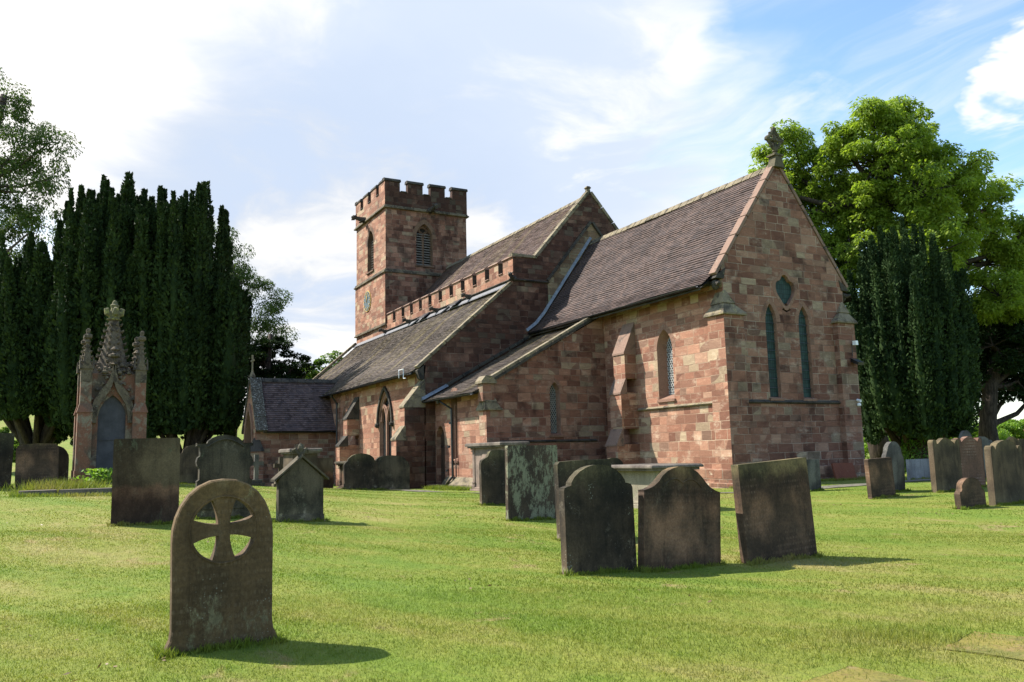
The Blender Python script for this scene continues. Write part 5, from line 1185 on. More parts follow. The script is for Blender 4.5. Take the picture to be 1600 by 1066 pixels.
# ================================================================ GOTHIC MONUMENT
def monument(x, y):
    z0 = gz(x, y) - .05; root = empty('gothic_monument', (x, y, z0), R(2)); tag(root, 'tall gothic stone memorial with four pinnacles, crocketed spire and slate blue niche', 'monument')
    red = trim('monument red stone', (0.25, 0.120, 0.078), (0.125, 0.098, 0.075), (0.27, 0.23, 0.17), 0.65, 0.42, 1.6)
    gry = trim('monument grey stone', (0.165, 0.130, 0.090), (0.070, 0.055, 0.042), (0.24, 0.22, 0.16), 0.45, 0.5, 7.0)
    panel = simple('slate blue niche panel', (0.060, 0.058, 0.066), 0.7, nz=.3, nscale=3)
    B = .62
    mb = MB(); mb.box(-.98, .98, -1.02, 1.02, -.6, .12); mb.box(-.86, .86, -.90, .90, .12, .22); mb.build('plinth', [red], root, bevel=.03)
    mb = MB(); F = plane_x(B); nic = lancet(-.37, .37, .34, 1.95, 2.62, 8)
    mb.sheet([(-B, .2), (B, .2), (B, 3.25), (-B, 3.25)], [nic], lambda a, b: F(a, b)); G = lambda s: None
    mb.face([(-B, -B, .2), (B, -B, .2), (B, -B, 3.25), (-B, -B, 3.25)]); mb.face([(-B, B, .2), (B, B, .2), (B, B, 3.25), (-B, B, 3.25)]); mb.face([(-B, -B, .2), (-B, B, .2), (-B, B, 3.25), (-B, -B, 3.25)]); mb.face([(-B, -B, 3.25), (B, -B, 3.25), (B, B, 3.25), (-B, B, 3.25)])
    reveal(mb, nic, F, .12); mb.build('shaft', [red], root)
    mb = MB(); mb.sheet(nic, [], lambda a, b: F(a, b, .115)); mb.box(B - .112, B - .09, -.3, .3, 1.30, 1.34); mb.build('niche_panel', [panel], root)
    # ogee hood with finial, front and sides
    for ang in (0, 90, -90):
        mb = MB(); c, s = math.cos(R(ang)), math.sin(R(ang))
        def T3(a, b, d=0): return Vector(((B - d) * c - a * s, (B - d) * s + a * c, b))
        og = [(.60, 1.80), (.58, 2.15), (.50, 2.45), (.36, 2.72), (.22, 2.90), (.12, 3.08), (.06, 3.30), (.03, 3.52)]
        inn = [(.42, 1.80), (.40, 2.12), (.33, 2.36), (.22, 2.55), (.12, 2.70), (.05, 2.86), (.005, 3.02), (.0, 3.3)]
        for sg in (-1, 1): band(mb, [(sg * a, b) for a, b in og], [(sg * a, b) for a, b in inn], T3, -.14, .02)
        for k in range(1, 7):
            for sg in (-1, 1): a, b = og[k]; p = T3(sg * (a + .05), b + .03, -.05); mb.tube([p, p + Vector((0, 0, .07)) + T3(sg * .04, 0) - T3(0, 0)], [.06, .03], 6)
        p = T3(0, 3.5, -.06); mb.lathe([(.07, 0), (.1, .03), (.05, .06), (.05, .2), (.17, .25), (.17, .31), (.06, .35), (.06, .42), (.12, .46), (.04, .55)], tuple(p), 8)
        mb.build('ogee_hood', [gry], root)
    for sx in (-1, 1):
        for sy in (-1, 1):
            mb = MB(); x1, y1 = sx * .68, sy * .72
            def bx(h, z0, z1, m=0): mb.box(x1 - h, x1 + h, y1 - h, y1 + h, z0, z1, m)
            bx(.25, .12, .22); bx(.21, .22, .45); bx(.19, .45, 2.10)
            mb.hexa([(x1 - .22, y1 - .22, 2.10), (x1 + .22, y1 - .22, 2.10), (x1 + .22, y1 + .22, 2.10), (x1 - .22, y1 + .22, 2.10), (x1 - .14, y1 - .14, 2.38), (x1 + .14, y1 - .14, 2.38), (x1 + .14, y1 + .14, 2.38), (x1 - .14, y1 + .14, 2.38)])
            bx(.145, 2.38, 2.98); bx(.15, 2.98, 3.36, 1)
            for dx, dy in ((1, 0), (-1, 0), (0, 1), (0, -1)):   # little gables
                ctr = Vector((x1 + dx * .15, y1 + dy * .15, 3.36)); sd = Vector((-dy, dx, 0)) * .17
                mb.prism([ctr - sd, ctr + sd, ctr + Vector((0, 0, .34))], (dx * .04, dy * .04, 0), 1)
            mb.lathe([(.17, 3.36), (.14, 3.6), (.06, 4.12), (.10, 4.14), (.10, 4.18), (.06, 4.2), (.07, 4.24), (.15, 4.28), (.15, 4.36), (.06, 4.40), (.08, 4.46), (.08, 4.52), (.03, 4.56)], (x1, y1, 0), 4, 1, rot=.785)
            for k in range(4):
                for an in range(4):
                    a = math.pi / 2 * an + .785; r = .17 - .03 * k; p = Vector((x1 + r * math.cos(a), y1 + r * math.sin(a), 3.55 + .15 * k)); mb.tube([p, p + Vector((.05 * math.cos(a), .05 * math.sin(a), .04))], [.030, .018], 5, 1)
            mb.build('pinnacle', [red, gry], root)
    mb = MB(); mb.lathe([(.74, 3.2), (.60, 3.34), (.46, 3.5), (.40, 3.72), (.30, 4.1), (.14, 4.92), (.17, 4.94)], (0, 0, 0), 8, rot=.39)
    for k in range(7):
        for an in range(8):
            a = math.pi / 4 * an + .39; t = k / 6; r = .43 - .27 * t; z = 3.62 + 1.16 * t; p = Vector((r * math.cos(a), r * math.sin(a), z)); d = Vector((math.cos(a), math.sin(a), 0))
            mb.tube([p - d * .03, p + d * .06 + Vector((0, 0, .01)), p + d * .085 + Vector((0, 0, .06))], [.035, .038, .02], 6)
    rg = random.Random(8)
    for k in range(60):   # carved foliage over the shoulders
        a = rg.uniform(0, 2 * math.pi); r = rg.uniform(.55, .76); z = 3.15 + (0.78 - r) * 1.5 + rg.uniform(0, .1); p = Vector((r * math.cos(a), r * math.sin(a), z)); mb.lathe([(.0, -.05), (.07, -.01), (.06, .05), (.0, .09)], tuple(p), 6)
    mb.build('spire', [gry], root)
    yl = trim('lichened finial stone', (0.17, 0.16, 0.09), (0.13, 0.125, 0.085), (0.36, 0.35, 0.12), 0.6, 0.3)
    mb = MB(); mb.lathe([(.20, 0), (.22, .03), (.15, .06), (.18, .16)], (0, 0, 4.94), 8)
    for an in range(4):
        a = math.pi / 2 * an + .1; d = Vector((math.cos(a), math.sin(a), 0)); p = Vector((0, 0, 5.10)); mb.tube([p + d * .06, p + d * .20 + Vector((0, 0, .06)), p + d * .22 + Vector((0, 0, .16)), p + d * .16 + Vector((0, 0, .20))], [.10, .10, .08, .04], 7)
    mb.lathe([(.14, .1), (.10, .28), (.11, .32), (.13, .38), (.08, .42), (.07, .46), (.06, .50), (.02, .54)], (0, 0, 5.02), 8); mb.build('finial', [yl], root)
monument(-6.75, -18.27)

# ================================================================ SMALL THINGS FAR OFF
def cow(x, y):
    me = bpy.data.meshes.new('cow'); V = [(0, 0, 1.05), (.5, 0, 1.1), (.95, 0, 1.15), (-.5, 0, 1.1), (-.8, 0, 1.12), (1.3, 0, 1.3), (1.6, 0, 1.25), (1.85, 0, 1.05)]
    E = [(0, 1), (1, 2), (0, 3), (3, 4), (2, 5), (5, 6), (6, 7)]; rad = [.40, .38, .33, .38, .30, .20, .17, .10]
    for (r, x_, s, bend) in ((2, .9, .2, -.04), (2, .9, -.2, -.04), (4, -.78, .2, .08), (4, -.78, -.2, .08)):
        i = len(V); V += [(x_, s, .72), (x_ - bend, s, .40), (x_ - bend * .3, s, .06)]; E += [(r, i), (i, i + 1), (i + 1, i + 2)]; rad += [.16, .08, .07]
    i = len(V); V += [(-1.1, 0, 1.2), (-1.18, 0, .75)]; E += [(4, i), (i, i + 1)]; rad += [.05, .03]
    i = len(V); V += [(1.5, .22, 1.38), (1.5, -.22, 1.38)]; E += [(6, i), (6, i + 1)]; rad += [.05, .05]
    me.from_pydata(V, E, []); o = bpy.data.objects.new('cow', me); COL.objects.link(o)
    md = o.modifiers.new('skin', 'SKIN')
    for k, r in enumerate(rad): me.skin_vertices[0].data[k].radius = (r, r)
    me.skin_vertices[0].data[0].use_root = True
    s = o.modifiers.new('sub', 'SUBSURF'); s.levels = 2; s.render_levels = 2
    m, T, b, out = newmat('black and white cowhide'); n = T.noise(objc(T), 1.3, 1); T.l.new(T.ramp(n, [(0, (.7, .68, .64)), (.52, (.03, .025, .02))], 'CONSTANT'), b.inputs['Base Color']); me.materials.append(m)
    o.location = (x, y, gz(x, y)); o.rotation_euler = (0, 0, R(80)); tag(o, 'black and white cow grazing on the far left hillside', 'cow')
cow(-104.5, -23.2)
def pole(name, label, x, y, h, r, mat, cross_=False):
    mb = MB(); mb.tube([(0, 0, -.4), (0, 0, h)], [r, r * .8], 8)
    if cross_: mb.box(-.05, .05, -.6, .6, h - .5, h - .38)
    else: mb.lathe([(r * 1.7, 0), (r * 1.9, .3), (r * .5, .55)], (0, 0, h - .1), 6)
    o = mb.build(name, [mat], None, loc=(x, y, gz(x, y))); tag(o, label, 'post')
pole('wooden_pole', 'thin grey wooden pole on the far left hillside', -112, -30, 6.2, .12, MAT['wood'], False)
pole('garden_post', 'short orange brown post before the sunlit hedge', -9.6, 25.4, 2.55, .13, simple('tan wood post', (.45, .27, .14), .8))
def cottage(x, y):
    root = empty('cottage', (x, y, gz(x, y)), R(-60)); tag(root, 'distant house with orange brick gable at the far right', 'house')
    br = simple('orange brick', (.50, .17, .09), .9); mb = MB(); mb.box(-3, 3, -1.3, 1.3, -.5, 1.9); mb.prism([(-3, -1.3, 1.9), (-3, 1.3, 1.9), (-3, 0, 4.4)], (6, 0, 0)); mb.build('wall', [br], root)
    mb = MB()
    for s in (-1, 1): mb.hexa([(-2.9, s * 1.5, 1.6), (2.9, s * 1.5, 1.6), (2.9, 0, 4.42), (-2.9, 0, 4.42), (-2.9, s * 1.5, 1.7), (2.9, s * 1.5, 1.7), (2.9, 0, 4.54), (-2.9, 0, 4.54)])
    mb.build('roof', [simple('slate roof', (.12, .11, .12), .8)], root)
    mb = MB(); mb.box(-2.4, -1.8, -.3, .3, 3.6, 5.2); mb.build('chimney', [br], root)
cottage(-71.5, 142.5)
# ================================================================ TREES AND PLANTS
def qmesh(name, V, F, mat, parent=None, smooth=False):
    me = bpy.data.meshes.new(name); V = np.asarray(V, np.float32); F = np.asarray(F, np.int32); k = F.shape[1]
    me.vertices.add(len(V)); me.vertices.foreach_set('co', V.ravel()); me.loops.add(F.size); me.loops.foreach_set('vertex_index', F.ravel())
    me.polygons.add(len(F)); me.polygons.foreach_set('loop_start', np.arange(0, F.size, k, dtype=np.int32)); me.update(calc_edges=True)
    if smooth: me.polygons.foreach_set('use_smooth', [True] * len(F))
    me.materials.append(mat); o = bpy.data.objects.new(name, me); COL.objects.link(o)
    if parent: o.parent = parent
    return o
def leaf_quads(C, A, B):
    """rhombic leaves: centres, half-length and half-width vectors"""
    n = len(C); V = np.empty((n, 4, 3)); V[:, 0] = C - A; V[:, 1] = C + B - A * .1; V[:, 2] = C + A; V[:, 3] = C - B - A * .1
    return V.reshape(-1, 3), np.arange(4 * n).reshape(-1, 4)
def unit(v): return v / np.maximum(1e-9, np.linalg.norm(v, axis=1, keepdims=True))
def clump_leaves(rs, ctr, r, n, size, flat=.55, droop=.5, aspect=.42):
    d = unit(rs.normal(size=(n, 3))); rad = rs.uniform(.35, 1.0, (n, 1)) ** .6
    P = d * rad * r * np.array([1, 1, flat]) + ctr
    out = unit(d * np.array([1, 1, .4]) + rs.normal(scale=.45, size=(n, 3))); A = unit(out - np.array([0, 0, droop]))
    N = unit(rs.normal(scale=.55, size=(n, 3)) + np.array([0, 0, 1.0])); B = unit(np.cross(A, N)); s = size * rs.uniform(.6, 1.25, (n, 1))
    return P, A * s * .5, B * s * .5 * aspect
def broadleaf(name, label, base, trunk, lobes, size, n_per, mat, bark, seed=0, clr=.95, dens=1.0, flat=.5, droop=.5, aspect=.42, group=None, cat='tree', trunk_r=.45, hidden_limbs=False):
    rs = np.random.RandomState(seed); root = empty(name, base); tag(root, label, cat, group); b0 = np.array(base, float)
    PP, AA, BB = [], [], []; mb = MB()
    if trunk:
        tp = [Vector(p) - Vector(base) for p in trunk]; mb.tube(tp, [trunk_r * (1.25 if k == 0 else 1 - .55 * k / len(tp)) for k in range(len(tp))], 10); top = tp[-1]
    for (x, y, z, r) in lobes:
        c = np.array([x, y, z]) - b0; nc = max(3, int(dens * 3.0 * (r / clr) ** 2))
        if trunk:
            k = min(range(len(tp)), key=lambda i: (tp[i] - Vector(c)).length + (0 if tp[i].z < c[2] else 5)); s = tp[max(1, k)] if len(tp) > 1 else tp[0]
            mid = s.lerp(Vector(c), .55) + Vector((0, 0, -.12 * (Vector(c) - s).length * .5 + rs.uniform(-.2, .4)))
            mb.tube([s, mid, Vector(c)], [trunk_r * .34, trunk_r * .24, trunk_r * .13], 6, cap=False)
        for q in range(nc):
            d = unit(rs.normal(size=(1, 3)))[0]; d[2] = d[2] * .8 + .1; rr = r * rs.uniform(.50, 1.14); cc = c + d * rr; cr = clr * rs.uniform(.6, 1.15) * min(1, r / 1.4 + .3)
            P, A, B = clump_leaves(rs, cc, cr, int(n_per * rs.uniform(.6, 1.3) * min(1, (r / 1.4 + .3)) ** 2), size, flat, droop, aspect); PP.append(P); AA.append(A); BB.append(B)
            if trunk and rs.rand() < .75: mb.tube([Vector(c), Vector(c).lerp(Vector(cc), .6) + Vector((0, 0, rs.uniform(-.1, .15))), Vector(cc)], [trunk_r * .11, trunk_r * .06, trunk_r * .025], 4, cap=False)
    V, F = leaf_quads(np.vstack(PP), np.vstack(AA), np.vstack(BB)); qmesh('crown', V, F, mat, root)
    if trunk: mb.build('trunk', [bark], root, smooth=True)
    return root
def irish_yew(name, label, x, y, zc, R_, H, ncol, mat, bark, seed, leaves=1000, topf=None, size=.13, group=None, trunks=3, cr=.42, dome=.15, jit=.86):
    """upright yew: many fastigiate columns of dark foliage round a short stout trunk"""
    rs = np.random.RandomState(seed); z0 = gz(x, y); root = empty(name, (x, y, z0)); tag(root, label, 'tree', group)
    PP, AA, BB = [], [], []; cv, cf = [], []; n0 = 0
    for k in range(ncol):
        ring = math.sqrt((k + .5) / ncol); a = k * 2.399963 + rs.uniform(-.2, .2); rx = R_ * ring * rs.uniform(.9, 1.06); bx, by = rx * math.cos(a) * .80, rx * math.sin(a) * .80
        top = H * (1.0 - dome * ring ** 2.2) * rs.uniform(jit, 1.0)
        if ring > .75 and rs.rand() < .45: top *= rs.uniform(.60, .88)
        if topf: top = min(top, topf(x + rx * math.cos(a), y + rx * math.sin(a)) * rs.uniform(.94, 1.0))
        zb = zc + rs.uniform(-.5, .6) + (0.9 * (1 - ring)); lean = np.array([rx * math.cos(a) * .24, rx * math.sin(a) * .24, 0])
        r0 = cr * rs.uniform(.65, 1.40) * (R_ / 3.2); pw = rs.uniform(.5, 1.0); base = np.array([bx, by, zb]); tip = np.array([bx, by, top]) + lean; L = tip - base
        nl = int(leaves * 2.4 * (top - zb) / H * r0 / .6)
        ntf = max(12, nl // 16); tc = rs.uniform(0, 1, ntf) ** .95; thc = rs.uniform(0, 2 * math.pi, ntf); trd = rs.uniform(.82, 1.16, ntf)
        q = rs.randint(0, ntf, nl); t = np.clip(tc[q] + rs.normal(scale=.13, size=nl) / L[2], 0, 1); th = thc[q] + rs.normal(scale=.22, size=nl); loose = rs.rand(nl) < .45; t = np.where(loose, rs.uniform(0, 1, nl), t); th = np.where(loose, rs.uniform(0, 2 * math.pi, nl), th)
        prof = lambda t: np.minimum(1, .55 + 2.2 * t) * np.clip((1.03 - t) / .62, 0, 1) ** pw * (1 + .16 * np.sin(t * 19 + k) + .10 * np.sin(t * 37 + 2 * k))
        rad = r0 * prof(t) * trd[q] * rs.uniform(.55, 1.14, nl) ** .7 + .03; P = base + L * t[:, None] + np.stack([rad * np.cos(th), rad * np.sin(th), np.zeros(nl)], 1)
        out = np.stack([np.cos(th) * .8, np.sin(th) * .8, np.full(nl, 1.0)], 1); A = unit(out + rs.normal(scale=.45, size=(nl, 3))); B = unit(np.cross(A, unit(rs.normal(size=(nl, 3))))); s = size * rs.uniform(.6, 1.3, (nl, 1))
        PP.append(P); AA.append(A * s * .55); BB.append(B * s * .30)
        nt, na = 12, 9
        for i in range(nt + 1):
            tt = i / nt; rr = r0 * .40 * float(prof(np.array(tt * .97)))
            for j in range(na):
                an = 2 * math.pi * j / na; f = rr * (1 + .18 * math.sin(j * 2.3 + i * 1.7 + k)); p = base + L * tt * .97; cv.append((p[0] + f * math.cos(an), p[1] + f * math.sin(an), p[2]))
        for i in range(nt):
            for j in range(na): cf.append((n0 + i * na + j, n0 + i * na + (j + 1) % na, n0 + (i + 1) * na + (j + 1) % na, n0 + (i + 1) * na + j))
        n0 += (nt + 1) * na
    V, F = leaf_quads(np.vstack(PP), np.vstack(AA), np.vstack(BB)); m = len(V)
    V = np.vstack([V, np.array(cv)]); F = np.vstack([F, np.array(cf) + m]); qmesh('crown', V, F, mat, root)
    mb = MB()
    for k in range(trunks):
        a = k * 2.1 + seed; q = .28 * (trunks > 1); mb.tube([(q * math.cos(a), q * math.sin(a), -.4), (q * math.cos(a) * 1.2, q * math.sin(a) * 1.2, zc * .5), (R_ * .35 * math.cos(a), R_ * .35 * math.sin(a), zc + 1.2), (R_ * .5 * math.cos(a), R_ * .5 * math.sin(a), zc + 4)], [.52, .36, .30, .12], 9)
    for k in range(9): a = k * .7; mb.tube([(0, 0, zc * .4), (R_ * .35 * math.cos(a), R_ * .35 * math.sin(a), zc * .9), (R_ * .62 * math.cos(a), R_ * .62 * math.sin(a), zc + 1.3)], [.22, .15, .06], 6)
    mb.build('trunk', [bark], root, smooth=True); return root
m_yew = leafmat('dark yew foliage', (0.010, 0.021, 0.008), (0.042, 0.068, 0.020), .05, .7, .06)
m_yew2 = leafmat('yew foliage', (0.011, 0.025, 0.010), (0.048, 0.080, 0.025), .05, .7, .06)
m_bright = leafmat('fresh pinnate foliage', (0.120, 0.190, 0.020), (0.260, 0.330, 0.050), .45)
m_dark = leafmat('dark broad foliage', (0.010, 0.022, 0.008), (0.026, 0.048, 0.014), .10, .7, .08)
m_birch = leafmat('birch foliage', (0.034, 0.066, 0.018), (0.090, 0.130, 0.034), .28, .6, .1)
m_mid = leafmat('mid green foliage', (0.06, 0.12, 0.02), (0.14, 0.20, 0.04), .35)
m_hedge = leafmat('hedge foliage', (0.12, 0.22, 0.03), (0.22, 0.33, 0.05), .35)
m_far = leafmat('far foliage', (0.05, 0.085, 0.04), (0.09, 0.13, 0.06), .2)
bk = barkmat('tree bark'); bk_d = barkmat('dark bark', (0.05, 0.038, 0.03))

YG = 'clump of upright yews on the left'
irish_yew('upright_yew', 'dark upright yew at the far left of the row under the birch', -37.3, -20.9, 4.4, 4.4, 16.0, 52, m_yew, bk_d, 3, 1500, group=YG, cr=.62, size=.23)
irish_yew('upright_yew', 'tallest dark upright yew, directly behind the gothic monument', -35.3, -17.0, 3.3, 4.3, 19.7, 56, m_yew, bk_d, 5, 1600, group=YG, jit=.90, cr=.60, size=.23)
irish_yew('upright_yew', 'dark upright yew right of the monument with a thick forked trunk', -33.2, -12.9, 3.1, 3.7, 19.4, 54, m_yew, bk_d, 9, 1600, jit=.90, cr=.60, size=.23, group=YG, topf=lambda x, y: 19.9 if (x * .479 + y * .878) < (-33.2 * .479 - 12.9 * .878 + 1.5) else 12.5)
irish_yew('upright_yew', 'upright yew between the east gable and the right hand headstones', -6.7, 18.85, 1.9, 3.05, 13.4, 58, m_yew2, bk_d, 14, 1900, size=.16, cr=.56, trunks=4, dome=.27, jit=.92)
TR = (-11.9, 22.1)
broadleaf('tall_tree', 'tall bright green tree with feathery leaves rising behind the east gable', (TR[0], TR[1], gz(*TR)), [(-11.55, 22.9, -.4), (-11.75, 22.5, 1.2), (-11.95, 22.0, 4.5), (-11.4, 21.9, 8.0), (-10.5, 22.1, 11.5), (-9.7, 22.2, 15)],
    [(-9.54, 21.54, 17.4, 3.4), (-12.35, 20.94, 16.56, 2.7), (-14.03, 19.42, 17.0, 2.1), (-14.77, 18.64, 15.6, 2.1), (-14.2, 17.6, 14.6, 1.7), (-13.6, 19.8, 13.2, 2.2), (-7.9, 32.0, 13.3, 1.6), (-7.2, 33.5, 10.2, 2.2), (-7.4, 31.5, 9.4, 1.6), (-8.1, 22.7, 15.53, 2.9), (-10.98, 20.47, 12.23, 2.5), (-12.53, 20.41, 9.84, 1.7), (-8.21, 26.88, 14.2, 2.2), (-8.42, 29.31, 12.0, 2.1), (-7.62, 22.58, 11.66, 2.6), (-7.06, 28.46, 9.42, 2.2), (-7.97, 32.42, 11.4, 1.8), (-8.66, 22.42, 19.6, 1.6), (-9.3, 25.2, 18.9, 1.5), (-10.41, 19.9, 18.6, 1.5), (-7.55, 25.2, 15.9, 1.7), (-7.34, 30.97, 12.6, 1.4), (-11.98, 24.04, 8.01, 1.4), (-10.2, 22.4, 14.6, 2.2), (-11.0, 21.2, 15.3, 2.0), (-12.9, 20.3, 13.8, 2.0), (-13.2, 21.5, 11.9, 1.8), (-8.9, 24.8, 13.0, 2.0), (-9.0, 26.3, 10.2, 2.0), (-10.0, 24.5, 9.8, 1.8), (-8.0, 30.2, 9.8, 1.6), (-13.0, 20.9, 8.2, 1.5), (-9.6, 21.6, 18.9, 2.2), (-7.43, 25.78, 17.05, 1.5), (-7.69, 28.62, 15.07, 1.7), (-6.97, 29.97, 12.73, 1.7), (-13.81, 16.97, 16.7, 1.4), (-14.95, 17.03, 15.8, 1.3), (-14.64, 18.26, 18.7, 1.3), (-13.06, 19.1, 19.2, 1.5)],
    .26, 270, m_bright, bk_d, 21, clr=.80, flat=.70, droop=.6, aspect=.38, trunk_r=.68, dens=1.25)
broadleaf('spreading_tree', 'dark shaded spreading tree behind the headstones at the right edge', (-9.9, 30.1, gz(-9.9, 30.1)), [(-9.9, 30.1, -.4), (-9.8, 30.0, 2.2), (-9.3, 29.9, 4.6), (-9.2, 31.0, 7)],
    [(-10.0, 32.2, 6.9, 2.0), (-10.1, 35.6, 9.1, 2.43), (-11.3, 30.2, 5.6, 1.6), (-9.4, 30.6, 8.8, 2.02), (-9.3, 33.9, 5.3, 1.7), (-10.1, 38.2, 7.6, 2.83), (-10.0, 32.9, 4.3, 1.2), (-11.1, 30.9, 4.1, 1.0), (-12.5, 29.2, 4.6, 1.1), (-12.6, 28.0, 6.5, 1.6), (-11.5, 33.0, 7.5, 2.2), (-8.6, 29.4, 7.0, 1.8), (-8.3, 31.6, 6.6, 1.8), (-8.6, 33.6, 8.0, 1.9), (-12.0, 27.0, 5.4, 1.2), (-9.2, 34.8, 4.5, 1.5), (-9.0, 36.8, 5.0, 1.9), (-8.6, 31.5, 4.9, 1.3)], .24, 420, m_dark, bk_d, 33, clr=1.0, flat=.6, droop=.3, aspect=.5, trunk_r=.58, dens=1.25)
broadleaf('birch_tree', 'birch with loose drooping leaves reaching in from the upper left corner', (-49.5, -27.5, gz(-49.5, -27.5)), [(-49.5, -27.5, 0), (-49.6, -27.3, 6), (-50.0, -26.6, 14), (-49.5, -25.5, 22), (-49, -24.5, 29)],
    [(-48.9, -25.0, 28.4, 2.2), (-49.0, -23.3, 25.1, 2.3), (-46.8, -21.3, 25.0, 1.6), (-49.2, -22.8, 21.7, 2.6), (-50.4, -26.4, 25.4, 3.4), (-51.0, -25.7, 20.4, 3.86), (-48.0, -21.2, 22.6, 1.6), (-50.2, -21.8, 19.6, 2.17), (-51.5, -23.7, 17.2, 2.65), (-54.6, -27.0, 16.1, 3.86)], .22, 330, m_birch, bk, 41, clr=1.1, flat=.95, droop=1.1, aspect=.5, trunk_r=.42, dens=.85)
broadleaf('birch_tree', 'pale thin birch showing beside the yews above the conifer', (-44.2, -8.2, gz(-44.2, -8.2)), [(-44.2, -8.2, 0), (-44.3, -8.0, 8), (-44.4, -8.2, 15), (-44.6, -8.9, 18)],
    [(-44.6, -8.9, 17.1, 1.25), (-44.7, -9.5, 18.3, .9), (-44.4, -8.1, 15.6, 1.3), (-44.1, -7.1, 14.6, 1.25), (-43.1, -6.7, 12.1, 1.6), (-43.3, -5.3, 13.6, .9), (-43.0, -5.4, 11.0, 1.1)], .20, 260, m_birch, bk, 43, clr=.85, flat=.9, droop=.9, trunk_r=.18, dens=1.5)
broadleaf('dark_conifer', 'dark spiky conifer beyond the porch roof', (-39.6, -6.9, gz(-39.6, -6.9)), [(-39.6, -6.9, 0), (-39.5, -6.8, 5), (-39.4, -6.6, 10.3)],
    [(-39.2, -7.0, 8.1, 1.6), (-38.6, -5.3, 7.7, 1.25), (-39.8, -8.2, 8.5, 1.4), (-39.2, -4.3, 8.7, .5), (-38.8, -3.9, 7.7, .6), (-39.7, -6.2, 9.8, 1.0), (-40.8, -7.3, 6.8, 1.63), (-40.5, -5, 5.8, 1.5)], .22, 420, m_dark, bk_d, 47, clr=.7, flat=.5, droop=.0, trunk_r=.25, dens=1.2)
broadleaf('chestnut_tree', 'mid green chestnut between conifer and aisle roof', (-52.8, 1.6, gz(-52.8, 1.6)), [(-52.8, 1.6, 0), (-52.8, 1.6, 5), (-52.7, 1.7, 9)],
    [(-53.0, 1.1, 9.2, 1.3), (-52.2, 2.3, 9.9, 1.0), (-53.6, 0.0, 8.4, 1.1), (-52.0, 3.4, 8.9, 1.2), (-52.9, 1.6, 8.0, 1.46), (-52.5, 3.5, 7.2, 1.5), (-53.8, 0, 7, 1.4)], .32, 200, m_mid, bk, 51, clr=.75, flat=.6, droop=.3, aspect=.6, trunk_r=.25)
def bush(label, lobes, mat, seed, size=.15, n=260):
    x, y = lobes[0][0], lobes[0][1]; return broadleaf('bush', label, (x, y, gz(x, y)), None, lobes, size, n, mat, bk, seed, clr=.5, flat=.9, droop=-.2, aspect=.55, cat='bush', dens=1.2)
bush('sunlit green bush between leaning trunk and upright yew', [(-18.1, 31.5, 1.5, 1.1), (-18.3, 33.2, 1.9, 1.1), (-17.3, 33.1, 1.1, 1.0), (-18.3, 30.3, .9, 1.0), (-18, 32.5, .6, 1.3)], m_hedge, 61)
bush('sunlit green hedge bush behind the post and the right row of headstones', [(-19.6, 41.4, 1.8, 1.1), (-19.6, 43.3, 2.2, 1.1), (-18.5, 43.4, 1.5, 1.2), (-20.1, 40.2, 1.2, 1.0), (-19.8, 42, .8, 1.4), (-19, 45, 1.3, 1.4)], m_hedge, 63)
bush('pale green bushes at the far right edge before the house', [(-50.7, 102.0, 2.6, 1.9), (-49.9, 104.6, 2.2, 2.2), (-51.7, 99.4, 2.1, 2.0), (-49.8, 109.5, 2.4, 2.4), (-52, 96, 1.6, 2.2), (-49.5, 114, 2, 2.5)], m_hedge, 65, .35, 140)
bush('dark bushes on the left hillside below the birch', [(-83.0, -27.6, 3.0, 1.6), (-82.9, -24.6, 2.9, 1.4), (-83.2, -30.0, 3.2, 1.8), (-82, -31.6, 2.6, 1.3)], m_mid, 67, .3, 160)
bush('scattered bushes along the foot of the left hillside', [(-100.0, -26.5, 5.0, 1.3), (-101.0, -23.5, 4.9, 1.1), (-102, -30, 5, 1.6), (-99, -34, 4.8, 1.4)], m_mid, 68, .35, 120)
bush('dark green shrub left of the pale birch trunk under the yews', [(-74, -17.0, 4.0, 1.7), (-76, -14.6, 5.1, 1.9), (-73, -20.4, 4.1, 1.2)], m_dark, 69, .35, 160)
# ivy at the foot of the right yew
def ivy():
    rs = np.random.RandomState(5); n = 2600; c = np.array([-6.2, 18.6]); th = rs.uniform(0, 2 * math.pi, n); z = rs.uniform(0, 2.6, n) ** 1.0; r = (.75 + .35 * (1 - z / 2.6)) * rs.uniform(.85, 1.1, n)
    P = np.stack([c[0] + r * np.cos(th), c[1] + r * np.sin(th), gz(*c) + z], 1); A = unit(np.stack([np.cos(th), np.sin(th), -np.full(n, .8)], 1) + rs.normal(scale=.4, size=(n, 3))) * .07; B = unit(np.cross(A, rs.normal(size=(n, 3)))) * .05
    V, F = leaf_quads(P, A, B); o = qmesh('ivy', V, F, leafmat('ivy leaves', (.04, .09, .02), (.13, .24, .03), .25)); tag(o, 'ivy climbing round the foot of the right hand upright yew', 'ivy')
ivy()
def nettles():
    rs = np.random.RandomState(6); n = 420; x0, y0 = -5.2, -18.5
    P = np.stack([x0 + rs.normal(scale=.16, size=n), y0 + rs.normal(scale=.24, size=n), gz(x0, y0) + rs.uniform(.03, .42, n)], 1); A = unit(rs.normal(size=(n, 3)) + np.array([.3, 0, .1])) * .06; B = unit(np.cross(A, rs.normal(size=(n, 3)))) * .035
    V, F = leaf_quads(P, A, B); o = qmesh('weeds', V, F, m_hedge); tag(o, 'bright leafy weeds at the foot of the gothic monument', 'weeds', kind='stuff')
nettles()
